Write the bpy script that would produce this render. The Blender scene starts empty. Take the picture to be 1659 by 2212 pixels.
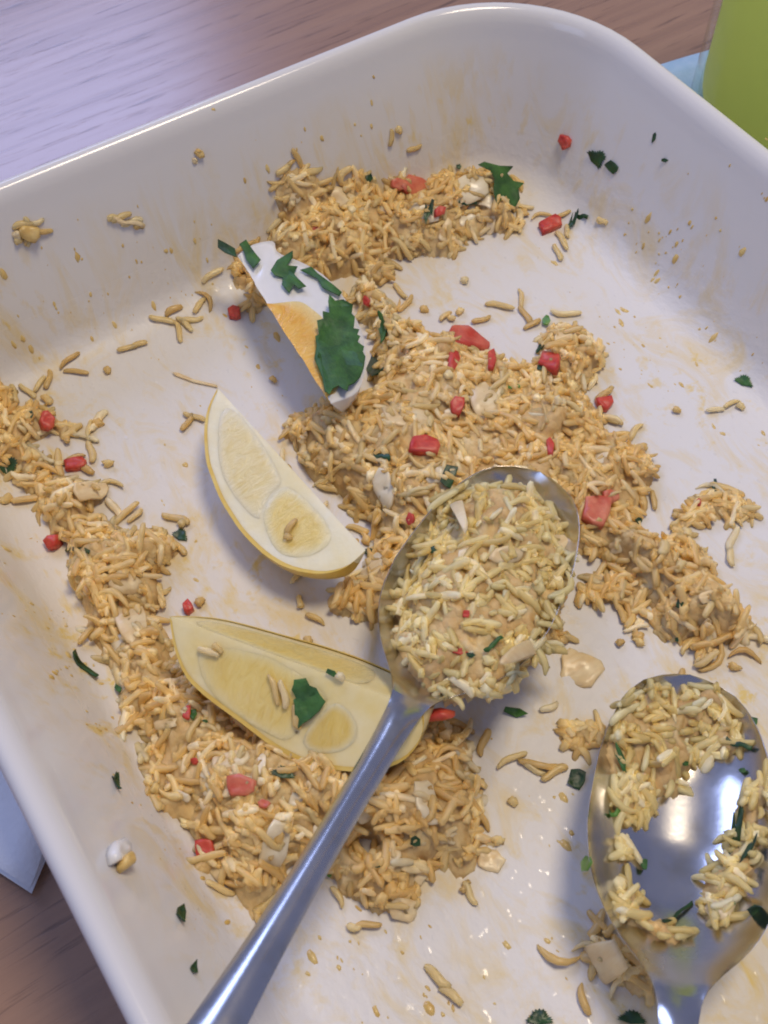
import bpy, math, random
import numpy as np
from mathutils import Matrix, Vector
from mathutils.geometry import delaunay_2d_cdt

random.seed(7); RNG = np.random.default_rng(7)
SC = bpy.context.scene
CM = 0.01                                   # the script works in centimetres

# ------------------------------------------------------------------ camera
ROT = np.array([[0.83440331, 0.46017979, -0.30332438],
                [-0.55114532, 0.69981492, -0.45442043],
                [0.00315583, 0.54634572, 0.83755382]])
FPX, PX, PY = 2489.58, 829.5, 1106.0        # focal length and centre on a 1659 x 2212 sheet
CAM = np.array([-8.75, -5.4, 21.55])
cd = bpy.data.cameras.new('camera'); cam = bpy.data.objects.new('camera', cd)
SC.collection.objects.link(cam); SC.camera = cam
m4 = Matrix([list(map(float, r)) + [0] for r in ROT] + [[0, 0, 0, 1]])
m4.translation = Vector(CAM * CM); cam.matrix_world = m4
cd.sensor_fit = 'HORIZONTAL'; cd.sensor_width = 36; cd.lens = 36 * FPX / 1659
cd.clip_start = 0.01; cd.clip_end = 20
cd.dof.use_dof = True; cd.dof.focus_distance = 0.245; cd.dof.aperture_fstop = 55

# ------------------------------------------------------------------ world and lamps
w = bpy.data.worlds.new('World'); SC.world = w; w.use_nodes = True
nt = w.node_tree; bg = nt.nodes['Background']
bg.inputs[0].default_value = (0.50, 0.57, 1.0, 1); bg.inputs[1].default_value = 0.30

def lamp(name, loc, target, size, power, col, shape='DISK', size_y=None):
    l = bpy.data.lights.new(name, 'AREA'); l.shape = shape; l.size = size
    if size_y: l.size_y = size_y
    l.energy = power; l.color = col
    o = bpy.data.objects.new(name, l); SC.collection.objects.link(o)
    o.location = loc
    o.rotation_euler = (Vector(target) - Vector(loc)).to_track_quat('-Z', 'Y').to_euler()
    return o
lamp('ceiling_lamp', (0.29, 0.06, 1.18), (0, 0.05, 0), 0.36, 7.0, (1.0, 0.845, 0.63))
lamp('window_light', (0.02, 1.75, 1.36), (0.0, 0.2, 0.5), 1.4, 17.0, (0.43, 0.54, 1.0), 'RECTANGLE', 0.70)
lamp('side_window', (-1.5, -0.15, 0.95), (0, 0, 0), 0.7, 3.0, (0.48, 0.60, 1.0), 'RECTANGLE', 0.7)

SC.view_settings.view_transform = 'Standard'; SC.view_settings.look = 'None'
SC.cycles.filter_width = 1.9
SC.view_settings.exposure = 0.12; SC.view_settings.gamma = 1.0
SC.view_settings.use_curve_mapping = False

# ------------------------------------------------------------------ pixel <-> place
Z0 = 0.55                                   # inner floor of the dish above the table

def pray(p):
    return ROT @ np.array([p[0] - PX, -(p[1] - PY), -FPX])

def at(p, z):
    d = pray(p); return CAM + d * ((z - CAM[2]) / d[2])

def on_plane(p, o, n):
    d = pray(p); return CAM + d * (np.dot(o - CAM, n) / np.dot(d, n))

# ------------------------------------------------------------------ materials
def mat(name, col, rough=0.5, **kw):
    m = bpy.data.materials.new(name); m.use_nodes = True
    b = m.node_tree.nodes['Principled BSDF']
    b.inputs['Base Color'].default_value = (*col, 1); b.inputs['Roughness'].default_value = rough
    for k, v in kw.items():
        b.inputs[k.replace('_', ' ')].default_value = v
    return m

class NT:
    def __init__(s, m):
        s.t = m.node_tree; s.b = s.t.nodes['Principled BSDF']
        s.co = s.t.nodes.new('ShaderNodeTexCoord').outputs['Object']
        s.geo = s.t.nodes.new('ShaderNodeNewGeometry')
    def n(s, typ, **kw):
        nd = s.t.nodes.new(typ)
        for k, v in kw.items(): setattr(nd, k, v)
        return nd
    def link(s, a, b): s.t.links.new(a, b)
    def mapping(s, scale, rot=(0, 0, 0), src=None):
        nd = s.n('ShaderNodeMapping'); s.link(src or s.co, nd.inputs['Vector'])
        nd.inputs['Scale'].default_value = scale; nd.inputs['Rotation'].default_value = rot
        return nd.outputs[0]
    def noise(s, vec, scale, detail=4, rough=0.55, dist=0.0):
        nd = s.n('ShaderNodeTexNoise'); s.link(vec, nd.inputs['Vector'])
        nd.inputs['Scale'].default_value = scale; nd.inputs['Detail'].default_value = detail
        nd.inputs['Roughness'].default_value = rough; nd.inputs['Distortion'].default_value = dist
        return nd.outputs['Fac']
    def ramp(s, fac, stops):
        nd = s.n('ShaderNodeValToRGB'); s.link(fac, nd.inputs[0]); r = nd.color_ramp
        while len(r.elements) < len(stops): r.elements.new(0.5)
        for e, (p, c) in zip(r.elements, stops):
            e.position = p; e.color = (c, c, c, 1) if isinstance(c, (int, float)) else (*c, 1)
        return nd.outputs[0]
    def mix(s, fac, a, b, blend='MIX'):
        nd = s.n('ShaderNodeMix', data_type='RGBA', blend_type=blend)
        for i, v in ((0, fac), (6, a), (7, b)):
            if hasattr(v, 'is_linked') or hasattr(v, 'links'): s.link(v, nd.inputs[i])
            elif isinstance(v, (int, float)): nd.inputs[i].default_value = v
            else: nd.inputs[i].default_value = (*v, 1)
        return nd.outputs[2]
    def math(s, op, a, b=0.0, clamp=False):
        nd = s.n('ShaderNodeMath', operation=op, use_clamp=clamp)
        for i, v in ((0, a), (1, b)):
            if isinstance(v, (int, float)): nd.inputs[i].default_value = v
            else: s.link(v, nd.inputs[i])
        return nd.outputs[0]
    def bump(s, h, strength, dist):
        nd = s.n('ShaderNodeBump'); s.link(h, nd.inputs['Height'])
        nd.inputs['Strength'].default_value = strength; nd.inputs['Distance'].default_value = dist
        s.link(nd.outputs[0], s.b.inputs['Normal'])
    def base(s, c): s.link(c, s.b.inputs['Base Color'])
    def rough(s, c): s.link(c, s.b.inputs['Roughness'])
    def rnd(s):
        oi = s.n('ShaderNodeObjectInfo')
        return s.math('FRACT', s.math('ADD', s.geo.outputs['Random Per Island'], oi.outputs['Random']))

def m_wood():
    m = mat('table_wood', (0.2, 0.1, 0.06), 0.4); k = NT(m)
    rot = (0, 0, math.radians(10.7))
    v = k.mapping((9, 260, 20), rot); v2 = k.mapping((2.5, 34, 5), rot); v3 = k.mapping((40, 640, 60), rot)
    g = k.noise(v, 1.0, 5, 0.6, 0.4); b = k.noise(v2, 1.0, 4, 0.55, 1.2); p = k.noise(v3, 1.0, 3, 0.6)
    c = k.ramp(b, [(0.3, (0.31, 0.175, 0.105)), (0.7, (0.38, 0.23, 0.145))])
    c = k.mix(k.ramp(g, [(0.36, 0.28), (0.55, 0.0)]), c, (0.16, 0.085, 0.055))
    pores = k.ramp(p, [(0.58, 0.0), (0.72, 0.6)])
    c = k.mix(pores, c, (0.055, 0.03, 0.02)); k.base(c)
    k.rough(k.ramp(g, [(0.3, 0.30), (0.7, 0.20)]))
    k.b.inputs['Coat Weight'].default_value = 0.8; k.b.inputs['Coat Roughness'].default_value = 0.22
    k.bump(k.math('SUBTRACT', k.math('MULTIPLY', g, 0.5), pores), 0.16, 0.0005)
    return m

def m_ceramic():
    m = mat('white_glazed_ceramic', (0.8, 0.77, 0.75), 0.14); k = NT(m)
    sep = k.n('ShaderNodeSeparateXYZ'); k.link(k.co, sep.inputs[0])
    z = sep.outputs[2]
    low = k.ramp(k.math('MULTIPLY', z, 20.0), [(0.0, 1.0), (0.30, 1.0), (0.75, 0.0)])   # residue stays below the serving line
    drip = k.noise(k.mapping((230, 230, 42)), 1.0, 4, 0.6)
    zone = k.ramp(k.noise(k.mapping((16, 16, 10)), 1.0, 3), [(0.40, 0.0), (0.62, 1.0)])
    blot = k.noise(k.mapping((90, 46, 20)), 1.0, 6, 0.66, 1.2)
    wide = k.noise(k.mapping((9, 5, 6)), 1.0, 3, 0.5)
    fine = k.noise(k.mapping((420, 120, 60)), 1.0, 3, 0.6)
    f1 = k.math('MULTIPLY', k.ramp(drip, [(0.57, 0.0), (0.68, 0.75)]), zone)
    f2 = k.ramp(blot, [(0.50, 0.0), (0.70, 0.62)])
    f3 = k.math('MULTIPLY', k.ramp(wide, [(0.42, 0.0), (0.70, 0.42)]), 1.0)
    f4 = k.math('MULTIPLY', k.ramp(fine, [(0.56, 0.0), (0.74, 0.6)]), k.ramp(wide, [(0.45, 0.0), (0.6, 1.0)]))
    f = k.math('ADD', k.math('ADD', f1, f2), k.math('ADD', f3, f4), clamp=True)
    f = k.math('MULTIPLY', f, low)
    k.base(k.mix(f, (0.735, 0.715, 0.675), (0.74, 0.55, 0.17)))
    spark = k.noise(k.mapping((520, 380, 520)), 1.0, 2, 0.5)
    film = k.ramp(k.math('MULTIPLY', z, 20.0), [(0.0, 1.0), (0.22, 1.0), (0.42, 0.0)])              # greasy film dulls the glaze low down
    wet = k.ramp(spark, [(0.66, 1.0), (0.72, 0.0)])
    k.rough(k.math('ADD', 0.13, k.math('MULTIPLY', film, k.math('ADD', k.math('MULTIPLY', wet, 0.30), 0.06))))
    k.bump(k.math('ADD', k.math('MULTIPLY', f, 0.7), k.math('MULTIPLY', k.math('MULTIPLY', spark, film), 1.4)), 0.22, 0.0006)
    return m

def soften(k, scale):
    k.b.subsurface_method = 'BURLEY'; k.b.inputs['Subsurface Weight'].default_value = 0.75
    k.b.inputs['Subsurface Radius'].default_value = (1.0, 0.75, 0.45); k.b.inputs['Subsurface Scale'].default_value = scale

def m_rice(name, cols, wet=0.4):
    m = mat(name, cols[1], wet); k = NT(m)
    r = k.rnd()
    c = k.ramp(r, [(0.0, cols[0]), (0.45, cols[1]), (0.8, cols[2]), (1.0, cols[3])])
    n = k.noise(k.mapping((260, 260, 260)), 1.0, 3)
    c = k.mix(k.ramp(n, [(0.35, 0.40), (0.65, 0.0)]), c, cols[0]); k.base(c)
    big = k.noise(k.mapping((60, 60, 60)), 1.0, 2)
    k.base(k.mix(k.ramp(big, [(0.45, 0.0), (0.70, 0.4)]), c, cols[0]))
    k.bump(k.noise(k.mapping((900, 900, 900)), 1.0, 3), 0.35, 0.0004)
    k.b.inputs['Specular IOR Level'].default_value = 0.4
    k.b.inputs['Coat Weight'].default_value = 0.15; k.b.inputs['Coat Roughness'].default_value = 0.2
    soften(k, 0.0032)
    return m

def m_plain(name, a, b, scale, rough, sss=0.0, bump=0.25, bscale=None, radius=(1, .5, .25), coat=0.2, stretch=(1, 1, 1)):
    m = mat(name, a, rough); k = NT(m)
    n = k.noise(k.mapping(tuple(scale * s for s in stretch)), 1.0, 4, 0.6)
    k.base(k.ramp(n, [(0.35, a), (0.68, b)]))
    k.bump(k.noise(k.mapping(tuple((bscale or scale * 3) * s for s in stretch)), 1.0, 3), bump, 0.0005)
    if sss:
        k.b.subsurface_method = 'BURLEY'
        k.b.inputs['Subsurface Weight'].default_value = sss
        k.b.inputs['Subsurface Radius'].default_value = radius
        k.b.inputs['Subsurface Scale'].default_value = 0.002
    k.b.inputs['Coat Weight'].default_value = coat; k.b.inputs['Coat Roughness'].default_value = 0.15
    return m

def m_flesh(name, a, b, border, fibre=True):
    m = mat(name, a, 0.22); k = NT(m)
    e = k.n('ShaderNodeAttribute', attribute_name='edge'); fb = k.n('ShaderNodeAttribute', attribute_name='fib')
    n = k.noise(k.mapping((5, 1.8, 1), src=fb.outputs['Vector']), 1.0, 4, 0.65, 1.6)
    c = k.ramp(n, [(0.3, a), (0.7, b)])
    n2_ = k.noise(k.mapping((2.5, 2.5, 1), src=fb.outputs['Vector']), 1.0, 3)
    ed = k.math('ADD', e.outputs['Fac'], k.math('MULTIPLY', k.math('SUBTRACT', n2_, 0.5), 0.5))
    k.base(k.mix(k.ramp(ed, [(0.05, 0.0), (0.9, 1.0)]), border, c))
    k.bump(n, 0.5, 0.0008)
    k.b.subsurface_method = 'BURLEY'; k.b.inputs['Subsurface Weight'].default_value = 0.5; k.b.inputs['Subsurface Radius'].default_value = (1, .85, .4); k.b.inputs['Subsurface Scale'].default_value = 0.003
    k.b.inputs['Coat Weight'].default_value = 0.3; k.b.inputs['Coat Roughness'].default_value = 0.12
    return m

def m_steel():
    m = mat('brushed_steel', (0.60, 0.60, 0.61), 0.2, Metallic=1.0); k = NT(m)
    n = k.noise(k.mapping((90, 90, 90)), 1.0, 4)
    k.rough(k.ramp(n, [(0.3, 0.18), (0.7, 0.28)]))
    k.base(k.mix(k.ramp(k.noise(k.mapping((140, 140, 140)), 1.0, 4), [(0.50, 0.0), (0.70, 0.5)]), (0.60, 0.585, 0.57), (0.46, 0.41, 0.30)))
    k.bump(k.noise(k.mapping((700, 700, 700)), 1.0, 2), 0.05, 0.0003)
    return m

def m_mash():
    m = mat('mashed_rice', (0.74, 0.5, 0.2), 0.55); k = NT(m)
    vo = k.n('ShaderNodeTexVoronoi', feature='F1', voronoi_dimensions='3D'); k.link(k.mapping((420, 250, 330), (0.3, 0.2, 0.7)), vo.inputs['Vector']); vo.inputs['Scale'].default_value = 1.0
    n = k.noise(k.mapping((150, 150, 150)), 1.0, 5, 0.65)
    c = k.ramp(n, [(0.28, (0.50, 0.27, 0.085)), (0.45, (0.65, 0.41, 0.155)), (0.60, (0.75, 0.54, 0.24)), (0.78, (0.86, 0.71, 0.42))])
    sp = k.n('ShaderNodeSeparateColor'); k.link(vo.outputs['Color'], sp.inputs[0])
    k.base(k.mix(k.math('MULTIPLY', sp.outputs[0], 0.35), c, (0.80, 0.60, 0.28)))
    k.bump(k.math('SUBTRACT', k.math('MULTIPLY', n, 0.8), vo.outputs['Distance']), 0.7, 0.0016)
    k.b.inputs['Specular IOR Level'].default_value = 0.3; soften(k, 0.0022)
    return m

def m_drink():
    m = mat('lime_drink', (0.78, 0.86, 0.20), 0.3); t = m.node_tree; b = t.nodes['Principled BSDF']
    tl = t.nodes.new('ShaderNodeBsdfTranslucent'); tl.inputs[0].default_value = (1.0, 1.0, 0.52, 1)
    mx = t.nodes.new('ShaderNodeMixShader'); mx.inputs[0].default_value = 0.88
    t.links.new(b.outputs[0], mx.inputs[1]); t.links.new(tl.outputs[0], mx.inputs[2]); t.links.new(mx.outputs[0], t.nodes['Material Output'].inputs[0])
    return m

def m_glass():
    m = bpy.data.materials.new('thin_clear_glass'); m.use_nodes = True; t = m.node_tree
    t.nodes.remove(t.nodes['Principled BSDF'])
    tr = t.nodes.new('ShaderNodeBsdfTransparent'); tr.inputs[0].default_value = (0.93, 0.97, 0.92, 1)
    gl_s = t.nodes.new('ShaderNodeBsdfGlossy'); gl_s.inputs['Roughness'].default_value = 0.15
    fr = t.nodes.new('ShaderNodeFresnel'); fr.inputs[0].default_value = 1.3
    mx = t.nodes.new('ShaderNodeMixShader')
    gm = t.nodes.new('ShaderNodeNewGeometry'); ml = t.nodes.new('ShaderNodeMath'); ml.operation = 'SUBTRACT'; ml.use_clamp = True
    t.links.new(fr.outputs[0], ml.inputs[0]); t.links.new(gm.outputs['Backfacing'], ml.inputs[1]); t.links.new(ml.outputs[0], mx.inputs[0]); t.links.new(tr.outputs[0], mx.inputs[1]); t.links.new(gl_s.outputs[0], mx.inputs[2])
    t.links.new(mx.outputs[0], t.nodes['Material Output'].inputs[0])
    return m

M = dict(
    wood=m_wood(), ceramic=m_ceramic(), steel=m_steel(),
    rice=m_rice('curried_rice', [(0.58, 0.37, 0.12), (0.70, 0.51, 0.20), (0.78, 0.62, 0.29), (0.88, 0.78, 0.50)]),
    spoonrice=m_rice('pale_curried_rice', [(0.57, 0.42, 0.14), (0.69, 0.56, 0.23), (0.77, 0.67, 0.34), (0.88, 0.81, 0.55)]),
    mash=m_mash(),
    sauce=m_plain('curry_sauce', (0.64, 0.40, 0.10), (0.78, 0.58, 0.22), 200, 0.3, 0.2),
    leaf=m_plain('coriander_leaf', (0.018, 0.075, 0.014), (0.055, 0.17, 0.028), 260, 0.55, 0.15, 0.7, 420, coat=0.0),
    darkleaf=m_plain('dark_coriander', (0.009, 0.032, 0.010), (0.022, 0.085, 0.018), 160, 0.42, 0.1, 0.7, 420, coat=0.05),
    lightleaf=m_plain('coriander_stalk', (0.07, 0.20, 0.025), (0.16, 0.32, 0.05), 160, 0.4, 0.2, 0.3, 500, coat=0.05),
    pepper=m_plain('red_pepper', (0.48, 0.025, 0.02), (0.68, 0.13, 0.07), 220, 0.42, 0.4, 0.5, 300, (1, .2, .1), 0.05),
    tomato=m_plain('cooked_tomato', (0.56, 0.09, 0.05), (0.74, 0.28, 0.15), 190, 0.4, 0.35, 0.4, 300, (1, .3, .15), 0.1),
    onion=m_plain('cooked_onion', (0.74, 0.53, 0.25), (0.84, 0.69, 0.40), 90, 0.4, 0.5, 0.5, 140, (1, .8, .5), 0.2, (1, 4, 1)),
    whiteonion=m_plain('pale_onion', (0.78, 0.64, 0.38), (0.86, 0.77, 0.55), 90, 0.4, 0.5, 0.35, 140, (1, .9, .7), 0.4, (1, 4, 1)),
    eggwhite=m_plain('boiled_egg_white', (0.78, 0.77, 0.72), (0.84, 0.83, 0.80), 60, 0.24, 0.4, 0.12, 120, (1, .95, .9), 0.3),
    yolk=m_flesh('boiled_egg_yolk', (0.78, 0.38, 0.045), (0.87, 0.55, 0.12), (0.86, 0.68, 0.30)),
    crumbyolk=m_plain('pale_yolk_crumb', (0.74, 0.48, 0.14), (0.82, 0.62, 0.26), 150, 0.5, 0.25, 0.6, 300, (1, .6, .2), 0.0),
    rind=m_plain('lemon_rind', (0.76, 0.50, 0.08), (0.84, 0.62, 0.15), 200, 0.35, 0.3, 0.5, 260, (1, .8, .3)),
    pith=m_plain('lemon_pith', (0.87, 0.76, 0.42), (0.90, 0.85, 0.62), 110, 0.4, 0.4, 0.4, 260, (1, .95, .8)),
    goldpith=m_plain('golden_lemon_pith', (0.85, 0.69, 0.27), (0.89, 0.78, 0.44), 110, 0.4, 0.4, 0.4, 260, (1, .95, .8)),
    goldflesh=m_flesh('golden_lemon_flesh', (0.81, 0.59, 0.14), (0.87, 0.69, 0.23), (0.87, 0.73, 0.33)),
    golddark=m_flesh('deep_golden_lemon_flesh', (0.77, 0.54, 0.11), (0.83, 0.63, 0.18), (0.88, 0.78, 0.44)),
    flesh=m_flesh('lemon_flesh', (0.80, 0.63, 0.25), (0.87, 0.74, 0.37), (0.88, 0.78, 0.47)),
    warmflesh=m_flesh('warm_lemon_flesh', (0.79, 0.58, 0.15), (0.85, 0.68, 0.24), (0.89, 0.79, 0.45)),
    paper=m_plain('white_paper', (0.86, 0.87, 0.89), (0.90, 0.91, 0.93), 300, 0.85, 0.0, 0.3, 900, coat=0.0),
    bluepaper=m_plain('pale_blue_paper', (0.42, 0.60, 0.70), (0.50, 0.66, 0.76), 300, 0.85, 0.0, 0.3, 900, coat=0.0),
    drink=m_drink(),
    glass=m_glass(),
)


# ------------------------------------------------------------------ mesh helpers
COL = SC.collection
def mk(name, verts, faces, material, parent=None, smooth=True, origin=None):
    v = np.asarray(verts, float)
    if origin is None:
        origin = np.zeros(3) if parent is not None else np.array([v[:, 0].mean(), v[:, 1].mean(), v[:, 2].min()])
    me = bpy.data.meshes.new(name)
    me.from_pydata(((v - origin) * CM).tolist(), [], [list(map(int, f)) for f in faces])
    me.validate(); me.update()
    if smooth: me.shade_smooth()
    me.materials.append(M[material])
    o = bpy.data.objects.new(name, me); COL.objects.link(o)
    o.location = origin * CM
    if parent is not None: o.parent = parent
    return o

def tag(o, label=None, cat=None, group=None, kind=None):
    if label: o['label'] = label
    if cat: o['category'] = cat
    if group: o['group'] = group
    if kind: o['kind'] = kind
    return o

def empty(name, loc):
    o = bpy.data.objects.new(name, None); COL.objects.link(o); o.location = np.asarray(loc) * CM
    o.empty_display_size = 0.01
    return o

def child(name, verts, faces, material, root, smooth=True):
    v = np.asarray(verts, float) - np.array(root.location) / CM
    return mk(name, v, faces, material, root, smooth)

def _h(i, j, s):
    n = (i * 374761393 + j * 668265263 + s * 974634777) & 0x7fffffff
    n = ((n ^ (n >> 13)) * 1274126177) & 0x7fffffff
    return ((n ^ (n >> 16)) & 0xffff) / 65535.0
def vnoise(x, y, scale, seed=0):
    x = np.asarray(x) * scale + 1000.0; y = np.asarray(y) * scale + 1000.0
    i = np.floor(x).astype(np.int64); j = np.floor(y).astype(np.int64)
    u = x - i; v = y - j; u = u * u * (3 - 2 * u); v = v * v * (3 - 2 * v)
    return (_h(i, j, seed) * (1 - u) + _h(i + 1, j, seed) * u) * (1 - v) + (_h(i, j + 1, seed) * (1 - u) + _h(i + 1, j + 1, seed) * u) * v

def poly_sd(x, y, poly):                      # > 0 inside
    P = np.asarray(poly); Q = np.roll(P, -1, 0)
    d = np.full(x.shape, 1e9); ins = np.zeros(x.shape, bool)
    for (ax, ay), (bx, by) in zip(P, Q):
        ex, ey = bx - ax, by - ay
        t = np.clip(((x - ax) * ex + (y - ay) * ey) / (ex * ex + ey * ey + 1e-9), 0, 1)
        d = np.minimum(d, np.hypot(x - ax - t * ex, y - ay - t * ey))
        c = (ay > y) != (by > y)
        with np.errstate(divide='ignore', invalid='ignore'):
            ins ^= c & (x < (bx - ax) * (y - ay) / (by - ay + 1e-12) + ax)
    return np.where(ins, d, -d)

# ------------------------------------------------------------------ the dish
DX0, DX1, DY0, DY1, R0 = -8.11, 8.12, -13.5, 13.84, 2.05
DCX, DCY = (DX0 + DX1) / 2, (DY0 + DY1) / 2
HX, HY = (DX1 - DX0) / 2 - R0, (DY1 - DY0) / 2 - R0
PROF = []
_a = math.atan2(3.5, 1.5)
for q in np.linspace(0, 1, 9):                # fillet between floor and wall
    th = q * _a; rr = 0.6 / math.tan((math.pi - _a) / 2) if False else 0.6 / math.tan(_a / 2)
    PROF.append((-0.6 + rr * math.sin(th), rr * (1 - math.cos(th))))
PROF += [(0.236 + (1.42 - 0.236) * q, 0.55 + (3.31 - 0.55) * q) for q in (0.25, 0.5, 0.75, 1.0)]
LIP = [(1.36, 3.17), (1.43, 3.34), (1.49, 3.50), (1.57, 3.66), (1.68, 3.77), (1.80, 3.825), (1.90, 3.81), (1.985, 3.74), (2.035, 3.63), (2.05, 3.49), (2.02, 3.34), (1.95, 3.22), (1.86, 3.14), (1.78, 3.05)]
OUT = [(1.72, 3.0), (1.5, 2.4), (1.1, 1.4), (0.65, 0.4), (0.42, -0.1), (0.15, -0.4), (-0.2, -0.55), (-0.9, -0.55), (-1.0, -0.46), (-1.8, -0.46)]

def ring(o, z, nc=14):
    pts = []
    for k, (sx, sy) in enumerate(((1, 1), (-1, 1), (-1, -1), (1, -1))):
        for q in range(nc + 1):
            a = (k + q / nc) * math.pi / 2
            pts.append((DCX + sx * HX + (R0 + o) * math.cos(a), DCY + sy * HY + (R0 + o) * math.sin(a), Z0 + z))
    return pts
def loft(prof, cap0=False, cap1=False, flip=False):
    V, F = [], []
    for o, z in prof: V += ring(o, z)
    n = len(ring(0, 0))
    for i in range(len(prof) - 1):
        for j in range(n):
            k = (j + 1) % n
            F.append((i * n + j, i * n + k, (i + 1) * n + k, (i + 1) * n + j))
    if cap0: F.append(tuple(reversed(range(n))))
    if cap1: b = (len(prof) - 1) * n; F.append(tuple(range(b, b + n)))
    if flip: F = [tuple(reversed(f)) for f in F]
    return V, F
dish = tag(empty('baking_dish', (DCX, DCY, 0)), 'white glazed ceramic baking dish with rounded corners holding leftover rice', 'baking dish')
inner = [(-1.6, 0.0), (-1.1, 0.0)] + PROF
V, F = loft(inner, cap0=True, flip=True)
V2, F2 = loft(OUT, cap1=True, flip=True)
F += [tuple(i + len(V) for i in f) for f in F2]; V += V2
child('body', V, F, 'ceramic', dish)
V, F = loft(LIP, flip=True); child('rim', V, F, 'ceramic', dish)

_po = np.array([p[0] for p in PROF] + [1.5, 1.7, 1.85]); _pz = np.array([p[1] for p in PROF] + [3.5, 3.78, 3.83])
def zdish(x, y):
    qx = np.abs(np.asarray(x) - DCX) - HX; qy = np.abs(np.asarray(y) - DCY) - HY
    sd = np.hypot(np.maximum(qx, 0), np.maximum(qy, 0)) + np.minimum(np.maximum(qx, qy), 0) - R0
    return Z0 + np.interp(sd, _po, _pz)

# height fields on a grid
GS = 0.08
GX = np.arange(-10.2, 10.3, GS); GY = np.arange(-7.5, 16.2, GS)
XX, YY = np.meshgrid(GX, GY)
HD = zdish(XX, YY)
def look(G, x, y):
    fx = np.clip((np.asarray(x) - GX[0]) / GS, 0, len(GX) - 1.001); fy = np.clip((np.asarray(y) - GY[0]) / GS, 0, len(GY) - 1.001)
    i = fx.astype(int) if hasattr(fx, 'astype') else int(fx); j = fy.astype(int) if hasattr(fy, 'astype') else int(fy)
    u = fx - i; v = fy - j
    return (G[j, i] * (1 - u) + G[j, i + 1] * u) * (1 - v) + (G[j + 1, i] * (1 - u) + G[j + 1, i + 1] * u) * v
def hit(p, G, lift=0.0, ztop=7.0):
    d = pray(p); d = d / -d[2]
    zs = np.arange(ztop, Z0 - 0.05, -0.03)
    pts = CAM + np.outer(CAM[2] - zs, d)
    g = look(G, pts[:, 0], pts[:, 1]) + lift
    k = np.argmax(zs <= g)
    if not (zs <= g).any(): k = len(zs) - 1
    q = pts[k].copy(); q[2] = look(G, q[0], q[1]) + lift
    return q
def normal(G, x, y, e=0.15):
    n = np.array([look(G, x - e, y) - look(G, x + e, y), look(G, x, y - e) - look(G, x, y + e), 2 * e])
    return n / np.linalg.norm(n)
def poly_world(px, G, lift=0.15):
    return [hit(p, G, lift)[:2] for p in px]

# ------------------------------------------------------------------ table, napkins, tumbler
V = []; F = []
def boxmesh(x0, x1, y0, y1, z0, z1, rot=0, c=(0, 0)):
    v = [(x, y, z) for z in (z0, z1) for x, y in ((x0, y0), (x1, y0), (x1, y1), (x0, y1))]
    ca, sa = math.cos(rot), math.sin(rot)
    v = [(c[0] + x * ca - y * sa, c[1] + x * sa + y * ca, z) for x, y, z in v]
    f = [(3, 2, 1, 0), (4, 5, 6, 7), (0, 1, 5, 4), (1, 2, 6, 5), (2, 3, 7, 6), (3, 0, 4, 7)]
    return v, f
v, f = boxmesh(-70, 70, -45, 55, -2.8, 0, -0.187)
tag(mk('table_top', v, f, 'wood', smooth=False, origin=np.zeros(3)), 'brown wood grain table top under the dish', 'table', kind='structure')

def napkin(name, corners, layers, gap, material, label, bend=0.10):
    # a folded sheet: stacked layers whose far edge is a rounded fold
    A, B, C, D = map(np.array, corners)       # A-B is the folded edge
    root = tag(empty(name, np.append((A + B + C + D) / 4, 0)), label, 'napkin')
    nu, nv = 16, 16
    for L in range(layers):
        V, F = [], []
        ins = 0.06 * L
        for i in range(nu + 1):
            for j in range(nv + 1):
                u, v_ = i / nu, ins / 10 + (1 - ins / 10) * j / nv
                p = A * (1 - u) * (1 - v_) + B * u * (1 - v_) + C * u * v_ + D * (1 - u) * v_
                z = 0.03 + gap * (L + 0.5) + bend * (0.5 + vnoise(p[0], p[1], 0.5, 3) - 0.5) * (L + 1) / layers + 0.035 * vnoise(p[0], p[1], 2.2, L)
                z *= 0.35 + 0.65 * min(1, v_ * 9) ** 0.5 if L == layers - 1 else 1
                V.append((p[0], p[1], z))
        n = len(V)
        V += [(x, y, z - 0.03) for x, y, z in V]
        for i in range(nu):
            for j in range(nv):
                a = i * (nv + 1) + j; q = (a, a + nv + 1, a + nv + 2, a + 1)
                F.append(q); F.append(tuple(k + n for k in reversed(q)))
        edge = [i * (nv + 1) for i in range(nu + 1)] + [nu * (nv + 1) + j for j in range(1, nv + 1)] + [i * (nv + 1) + nv for i in range(nu - 1, -1, -1)] + [j for j in range(nv - 1, 0, -1)]
        for a, b in zip(edge, edge[1:] + edge[:1]): F.append((b, a, a + n, b + n))
        child('paper_layer', V, F, material, root)
    return root
def n2(p, z=0.2): return at(p, z)[:2]
c0 = n2((66, 1928)); c1 = n2((100, 1850)); c2 = n2((0, 1885))
e1 = (c1 - c0) / np.linalg.norm(c1 - c0); e2 = (c2 - c0) / np.linalg.norm(c2 - c0)
napkin('paper_napkin', (c0, c0 + e2 * 11, c0 + e2 * 11 + e1 * 9, c0 + e1 * 9), 3, 0.13, 'paper',
       'folded white paper napkin on the bare table beside the dish', 0.16)

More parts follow.
